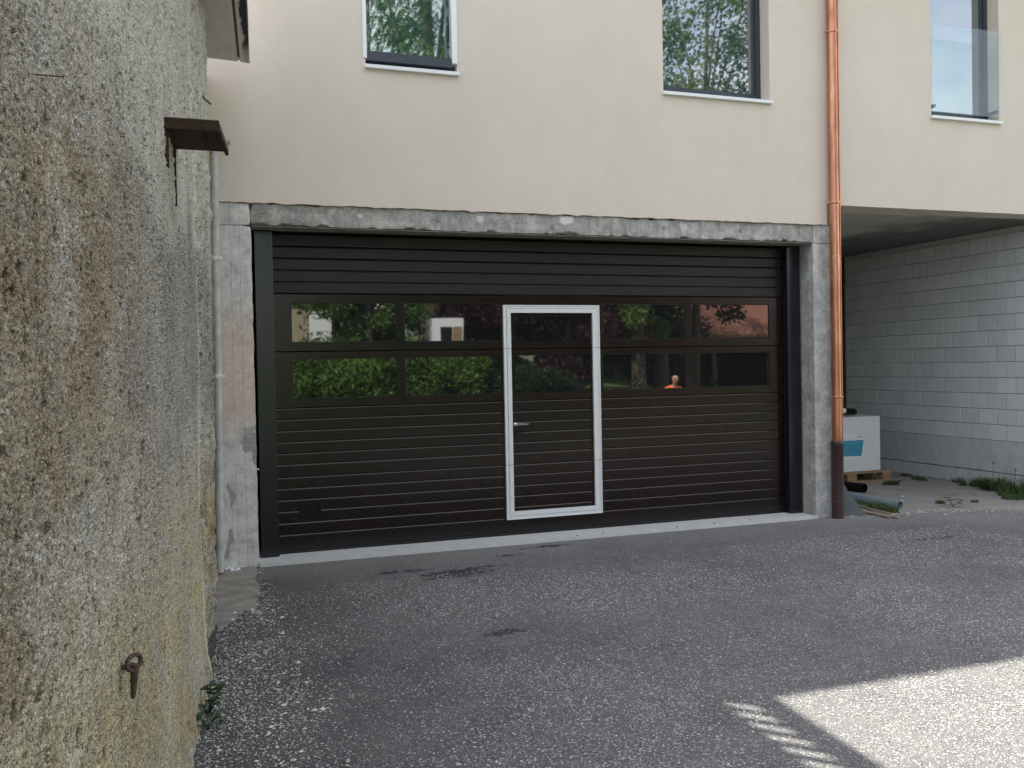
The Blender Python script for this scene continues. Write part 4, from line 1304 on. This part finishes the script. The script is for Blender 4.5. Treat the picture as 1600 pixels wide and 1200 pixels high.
# ---------------------------------------------------------------- loose stone chips
def chips(name, XY, size, seed, tintpow=1.0):
    g = np.random.default_rng(seed); n = len(XY)
    base = np.array([(1, 0, 0), (-1, 0, 0), (0, 1, 0), (0, -1, 0), (0, 0, 1), (0, 0, -.6)], float)
    fc = np.array([(0, 2, 4), (2, 1, 4), (1, 3, 4), (3, 0, 4), (2, 0, 5), (1, 2, 5), (3, 1, 5), (0, 3, 5)])
    s_ = size * g.uniform(.55, 1.5, n)
    sc3 = np.stack([s_ * g.uniform(.7, 1.3, n), s_ * g.uniform(.5, 1.0, n), s_ * g.uniform(.35, .7, n)], 1)
    V_ = base[None] * sc3[:, None] * g.uniform(.75, 1.2, (n, 6, 3))
    an = g.uniform(0, 6.283, n); c_, s2 = np.cos(an)[:, None], np.sin(an)[:, None]
    X_ = V_[..., 0] * c_ - V_[..., 1] * s2; Y_ = V_[..., 0] * s2 + V_[..., 1] * c_
    V_ = np.stack([X_ + XY[:, :1], Y_ + XY[:, 1:2], V_[..., 2] + sc3[:, 2:3] * .35 + .001], 2).reshape(-1, 3)
    F_ = (fc[None] + (np.arange(n) * 6)[:, None, None]).reshape(-1, 3)
    o = np_mesh(name, V_, F_, m_gravel, None, False, {'tint': np.repeat(g.random(n) ** tintpow, 6)})
    return tag(o, kind='stuff')
g = np.random.default_rng(77)
XY = np.stack([g.uniform(-.05, 7.0, 110000), g.uniform(-5.6, -.9, 110000)], 1)
dens = fbm(XY, 1.1, 4, 3)
wx = A[0] + (XY[:, 1] - A[1]) * .0696 + .02
keep = (g.random(len(XY)) < np.clip((dens - .30) * 2.2, 0.08, 1) * np.clip((-XY[:, 1] + .2) / 2.0, .15, 1)) & (XY[:, 0] > wx)
chips('gravel', XY[keep], .0052, 1, .8)
yy = g.uniform(-5.0, -.9, 1500); off = np.abs(g.normal(0, .16, 1500)) + .02
XY2 = np.stack([A[0] + (yy - A[1]) * .0696 + off, yy], 1)
XY3 = np.stack([g.normal(.33, .12, 900), g.uniform(-4.6, -1.2, 900)], 1)
XY3 = XY3[XY3[:, 0] > A[0] + (XY3[:, 1] - A[1]) * .0696 + .03]
chips('gravel', np.concatenate([XY2, XY3]), .0062, 2, .8)
XY4 = np.stack([g.normal(.30, .13, 170), g.uniform(-4.9, -1.3, 170)], 1)
XY4 = XY4[XY4[:, 0] > A[0] + (XY4[:, 1] - A[1]) * .0696 + .03]
chips('gravel', XY4, .013, 3, .45)
XY5 = np.stack([g.uniform(6.5, 9.5, 900), g.uniform(-.7, 2.5, 900)], 1)
chips('gravel', XY5, .006, 4, .9)
XY6 = np.stack([g.uniform(6.6, 9.5, 90), g.uniform(-.6, 3.2, 90)], 1)
chips('rubble', XY6, .017, 6, .8)
XY7 = np.stack([9.5 - np.abs(g.normal(0, .12, 160)), g.uniform(-.2, 3.6, 160)], 1)
chips('rubble', XY7, .012, 7, .9)
bt = g.uniform(0, 1, 2600)
bx8 = 6.35 + bt * 3.1
by8 = np.interp(bx8, [6.3, 7.4, 9.0, 9.6], [-.02, -.10, -.75, -.85]) + g.normal(0, .11, 2600)
chips('gravel', np.stack([bx8, by8], 1), .008, 8, 1.0)
px8 = np.stack([g.uniform(.10, .52, 900), g.uniform(-1.9, -.05, 900)], 1)
px8 = px8[(px8[:, 0] > A[0] + (px8[:, 1] - A[1]) * .0696 + .02) & ((px8[:, 0] - .36) ** 2 * 20 + g.random(900) * .6 < .45)]
chips('gravel', px8, .007, 9, 1.0)
# pale crumpled scrap by the left pillar
sc_ = MB()
for k in range(9):
    xx, yy_ = .20 + rnd.uniform(-.05, .05), -.09 + rnd.uniform(-.05, .05)
    a_ = rnd.uniform(0, 3); l_ = rnd.uniform(.03, .06)
    sc_.add([(xx, yy_, .008), (xx + l_ * math.cos(a_), yy_ + l_ * math.sin(a_), .03), (xx + l_ * 1.6 * math.cos(a_), yy_ + l_ * 1.6 * math.sin(a_), .010), (xx + .02 * math.cos(a_ + 1), yy_ + .02 * math.sin(a_ + 1), .022)], [(0, 1, 2), (0, 2, 3)])
tag(sc_.build('crumpled_scrap', m_white), 'pale crumpled scrap on the mortar patch at the foot of the left pillar', 'scrap')

# ---------------------------------------------------------------- the garden behind the viewer (seen mirrored in the glass)
def tree(name, label, x, y, h, cr_, n, size, mat, th=None, seed=1, nb=11, low=.28, group='trees behind the yard', lean=0):
    e = empty(name, (x, y, float(hill(x, y))))
    tag(e, label, 'tree', group)
    r_ = random.Random(seed)
    th = th or h * .022
    t_ = MB()
    top = Vector((lean, 0, h * .82))
    t_.tube((0, 0, -.1), top * .5, th * 1.2, th * .8, 9).tube(top * .5, top, th * .8, th * .25, 8)
    C_ = []
    for k in range(nb):
        f = low + (.95 - low) * (k + .5) / nb
        an = k * 2.4 + r_.uniform(-.4, .4)
        rr = cr_ * math.sin(math.pi * min(1, (f - low * .7) / (1.02 - low * .7))) ** .6
        st = top * min(1, f * .8)
        d = rr * r_.uniform(.45, .75)
        p = Vector((math.cos(an) * d + lean * f, math.sin(an) * d, h * f))
        t_.tube(st, p, th * .35, th * .08, 6)
        C_.append((p.x, p.y, p.z, max(.3, rr * r_.uniform(.42, .62))))
        for q in range(3):
            C_.append((p.x + r_.uniform(-1, 1) * rr * .45, p.y + r_.uniform(-1, 1) * rr * .45, p.z + r_.uniform(-.6, .6) * rr * .5, max(.2, rr * r_.uniform(.18, .34))))
    t_.build('trunk', m_bark, e, auto=50)
    leaf_cloud('crown', C_, n, size, mat, e, seed=seed)
    return e
tree('broadleaf_tree', 'tall dense green tree behind the yard, mirrored in the left upstairs window', 7.2, -20.5, 17, 3.6, 17000, .095, m_leafg, seed=2, nb=16)
tree('birch_tree', 'tall airy birch-like tree, mirrored in the middle upstairs window', 17.0, -20.5, 17.5, 3.4, 17000, .10, m_leafy, seed=3, nb=20, lean=.6, th=.16)
tree('broadleaf_tree', 'bushy green tree mirrored in the top left door pane', 4.6, -17.0, 6.5, 1.7, 17000, .075, m_leafg, seed=4, nb=10, low=.15)
tree('red_maple', 'copper-red leaved maple between two green trees', 7.0, -17.5, 6.8, 1.9, 19000, .075, m_leafr, seed=5, nb=11, low=.2)
tree('red_maple', 'dark red leaved bush mirrored in the wicket door panes', 10.6, -17.0, 5.6, 1.7, 14000, .075, m_leafr, seed=6, nb=10, low=.15)
tree('broadleaf_tree', 'dark green tree between the two red leaved ones', 9.0, -18.5, 8, 2.0, 15000, .085, m_leafd, seed=7, nb=11, low=.12)
tree('broadleaf_tree', 'leaning yellow-green tree beside the birch', 13.0, -17.0, 8.5, 1.9, 10000, .08, m_leafy, seed=8, nb=10, low=.25, th=.22)
tree('broadleaf_tree', 'dark evergreen tree with bare lower trunk', 14.6, -18.6, 9.0, 2.2, 13000, .085, m_leafd, seed=9, nb=11, low=.2, th=.24)
tree('broadleaf_tree', 'dark evergreen tree behind the yellow-green tree', 12.3, -20.5, 10, 2.4, 14000, .09, m_leafd, seed=10, nb=11, low=.2, th=.24)
tree('broadleaf_tree', 'green tree on the slope behind the red maple', 11.0, -27, 13, 3.6, 9000, .22, m_leafg, seed=13, nb=12, low=.15)
tree('broadleaf_tree', 'green tree on the slope behind the pale cabinet', 5.2, -29, 11, 3.4, 8000, .22, m_leafg, seed=14, nb=12, low=.15)
# bright hedge bushes along the yard edge
for k, (x, y, h_, r0, sd) in enumerate(((2.7, -14.8, 2.8, 1.1, 31), (3.9, -14.5, 2.55, 1.05, 32), (5.2, -14.9, 2.8, 1.15, 33), (6.5, -15.1, 2.5, 1.0, 34), (8.0, -15.4, 1.8, .9, 35), (9.6, -15.5, 1.5, .8, 36))):
    e = empty('bush', (x, y, float(hill(x, y))))
    lb = ['lowest bright green bush at the left end of the hedge row', 'second bright bush of the hedge row', 'third bright bush of the hedge row, before the green tree', 'fourth bush of the hedge row, before the red maple', 'darker fifth bush of the hedge row', 'last dark bush at the right end of the hedge row'][k]
    tag(e, lb, 'bush', 'bushes along the yard edge')
    rr_ = random.Random(sd)
    C_ = [(rr_.uniform(-.6, .6), rr_.uniform(-.3, .3), h_ * rr_.uniform(.12, .74), r0 * rr_.uniform(.35, .7)) for _ in range(18)]
    leaf_cloud('foliage', C_, 15000, .05, m_hedge if k < 4 else m_leafd, e, seed=sd, asp=2.6)
    MB().tube((0, 0, -.1), (0, 0, h_ * .5), .05, .03, 6).build('stem', m_bark, e)

g = np.random.default_rng(5)
C_ = []
for k in range(150):
    x_ = g.uniform(4.4, 19.5); y_ = g.uniform(-25.5, -21.8)
    C_.append((x_, y_, float(hill(x_, y_)) + g.uniform(.2, 5.2), g.uniform(.5, 1.1)))
tag(leaf_cloud('undergrowth', C_, 42000, .13, m_leafd, None, seed=55), kind='stuff')
gc = empty('garden_cabinet', (3.62, -20.3, float(hill(3.6, -20.3))))
tag(gc, 'tall off-white cabin on the slope, mirrored in the top left door pane', 'cabin')
MB().box(-.34, .30, -.5, .3, 0, 2.56).build('body', m_white, gc)
MB().box(-.36, .32, -.52, .32, 2.562, 2.61).build('roof', m_white, gc)
MB().box(-.24, .22, .302, .315, .08, 2.05).build('door', m_white, gc)
gs = empty('garden_shed', (6.52, -16.1, float(hill(6.5, -16.1))))
tag(gs, 'white framed shed with brown door and dark window, mirrored in the second door pane', 'shed')
MB().box(-.46, .44, -.7, .3, 0, 2.78).build('body', m_white, gs)
MB().box(-.22, .12, .302, .32, 1.5, 2.56).build('window', m_dark, gs)
MB().box(.15, .39, .302, .33, .05, 2.56).build('door', m_wood, gs)
gw = MB().box(1.2, 4.7, -26.4, -26.0, 1.0, 3.95).build('garden_wall', m_beige)
tag(gw, 'beige rendered garden wall on the slope left of the off-white cabin', 'wall')

# neighbouring barn with a red tiled roof
bn = empty('barn', (25.5, -31, 0))
tag(bn, 'open dark barn with a red tiled roof behind the yard', 'barn')
rfm = MB()
E0, E1 = Vector((-7, 3.6, 2.95)), Vector((7, 3.6, 2.95)); Rr0, Rr1 = Vector((-7, -2, 6.6)), Vector((7, -2, 6.6))
roof_ = MB().add([E0, E1, Rr1, Rr0, E0 - Vector((0, 0, .15)), E1 - Vector((0, 0, .15)), Rr1 - Vector((0, 0, .15)), Rr0 - Vector((0, 0, .15))], [(0, 1, 2, 3), (7, 6, 5, 4), (0, 4, 5, 1), (1, 5, 6, 2), (2, 6, 7, 3), (3, 7, 4, 0)])
roof_.build('roof', m_rtile, bn)
tl = MB()
nr, nc = 22, 46
sl = (Rr0 - E0)
nrm = Vector((1, 0, 0)).cross(sl).normalized()
for a_ in range(nr):
    for b_i in range(nc):
        p0 = E0 + Vector((14.0 * b_i / nc, 0, 0)) + sl * (a_ / nr) + nrm * .04
        w_ = Vector((14.0 / nc * .93, 0, 0)); u_ = sl / nr
        tl.add([p0 + nrm * .03, p0 + w_ * .5 + nrm * .075, p0 + w_ + nrm * .03, p0 + w_ + u_, p0 + w_ * .5 + u_ + nrm * .045, p0 + u_], [(0, 1, 4, 5), (1, 2, 3, 4)])
tag(tl.build('roof_tiles', m_rtile, bn), kind='stuff')
for q in ((-7, -6.7, 2.9, 3.2), (-3.2, -3.0, 3.0, 3.2), (-.2, .1, 3.0, 3.2), (6.7, 7, 3.0, 3.2)):
    MB().box(q[0], q[1], q[2], q[3], 0, 3.0).build('post', m_bark, bn)
MB().box(-7, 7, -2.1, -1.9, 0, 6.4).build('rear_wall', m_dark, bn)
MB().box(-7.0, -6.8, -1.9, 2.9, 0, 3.0).build('side_wall', m_dark, bn)
MB().box(6.8, 7.0, -1.9, 2.9, 0, 3.0).build('side_wall', m_dark, bn)

# ---------------------------------------------------------------- the person mirrored in the right pane
pe = empty('person', (8.95, -7.7, 0))
pe.rotation_euler = (0, 0, R(0))
tag(pe, 'person in a bright orange top standing in the sunlit yard, mirrored in the door glass', 'person')
def skin_body(name, joints, edges, mat, parent, levels=1, loc=(0, 0, 0)):
    me = bpy.data.meshes.new(name)
    me.from_pydata([j[0] for j in joints], edges, [])
    o = bpy.data.objects.new(name, me); col.objects.link(o); o.parent = parent; o.location = loc
    me.materials.append(mat)
    md = o.modifiers.new('skin', 'SKIN')
    if not me.skin_vertices: me.skin_vertices.new()
    for sv, j in zip(me.skin_vertices[0].data, joints):
        sv.radius = (j[1], j[2] if len(j) > 2 else j[1])
    me.skin_vertices[0].data[0].use_root = True
    md.use_smooth_shade = True
    s = o.modifiers.new('sub', 'SUBSURF'); s.levels = levels; s.render_levels = levels
    return o
# facing the house (+y), knees a little bent, leaning forward; arms reach the knees
J = [((0, -.02, .74), .125, .10), ((0, .00, .86), .115, .09), ((0, .07, 1.02), .13, .095), ((0, .14, 1.13), .12, .085), ((0, .18, 1.19), .052, .05), ((0, .21, 1.25), .05, .05), ((0, .225, 1.30), .072, .085), ((0, .225, 1.365), .070, .088), ((0, .22, 1.405), .04, .05),
     ((.10, -.02, .70), .085, .085), ((.13, .10, .42), .058, .06), ((.14, .02, .09), .038, .04), ((.15, .14, .04), .038, .03),
     ((-.10, -.02, .70), .085, .085), ((-.13, .10, .42), .058, .06), ((-.14, .02, .09), .038, .04), ((-.15, .14, .04), .038, .03),
     ((.19, .13, 1.10), .055, .05), ((.27, .14, .85), .042, .042), ((.20, .22, .63), .030, .030), ((.18, .24, .57), .028, .02),
     ((-.19, .13, 1.10), .055, .05), ((-.27, .14, .85), .042, .042), ((-.20, .22, .63), .030, .030), ((-.18, .24, .57), .028, .02)]
Ed = [(0, 1), (1, 2), (2, 3), (3, 4), (4, 5), (5, 6), (6, 7), (7, 8), (0, 9), (9, 10), (10, 11), (11, 12), (0, 13), (13, 14), (14, 15), (15, 16), (3, 17), (17, 18), (18, 19), (19, 20), (3, 21), (21, 22), (22, 23), (23, 24)]
skin_body('body', J, Ed, m_skin, pe, 2)
JS = [((0, -.02, .70), .145, .115), ((0, .00, .86), .132, .105), ((0, .07, 1.02), .148, .11), ((0, .135, 1.13), .138, .10), ((0, .165, 1.165), .075, .07), ((.20, .13, 1.10), .070, .064), ((.262, .138, .90), .060, .058), ((-.20, .13, 1.10), .070, .064), ((-.262, .138, .90), .060, .058)]
skin_body('shirt', JS, [(0, 1), (1, 2), (2, 3), (3, 4), (3, 5), (5, 6), (3, 7), (7, 8)], m_shirt, pe, 2)
JT = [((0, -.02, .74), .14, .115), ((.10, -.02, .68), .098, .098), ((.13, .10, .42), .072, .074), ((.14, .02, .12), .055, .06), ((-.10, -.02, .68), .098, .098), ((-.13, .10, .42), .072, .074), ((-.14, .02, .12), .055, .06)]
skin_body('trousers', JT, [(0, 1), (1, 2), (2, 3), (0, 4), (4, 5), (5, 6)], m_trouser, pe, 2)
JH = [((0, .195, 1.375), .078, .085), ((0, .165, 1.34), .07, .06), ((0, .15, 1.30), .05, .04)]
skin_body('hair', JH, [(0, 1), (1, 2)], m_hair, pe, 2)
for sx in (-1, 1):
    MB().tube((sx * .03, .302, 1.338), (sx * .03, .310, 1.338), .010, .006, 8).build('eye', m_dark, pe)
    for q in range(5):
        an = (q - 2) * .28
        p0 = Vector((sx * (.178 - .012 * (q - 2)), .25, .56)); d = Vector((sx * math.sin(-an) * .5, .35, -.8)).normalized()
        l = [.045, .065, .07, .064, .05][q]
        MB().path([p0, p0 + d * l * .55, p0 + (d + Vector((0, -.35, -.2))).normalized() * l], .0085, 7).build('finger', m_skin, pe)
    shoe = MB().box(sx * .145 - .045, sx * .145 + .045, -.05, .21, 0, .075)
    shoe.build('shoe', m_dark, pe, bevel=.02)
MB().tube((0, .305, 1.325), (0, .333, 1.305), .010, .013, 8).build('nose', m_skin, pe)
MB().box(-.022, .022, .300, .309, 1.272, 1.279).build('mouth', m_shirt, pe)
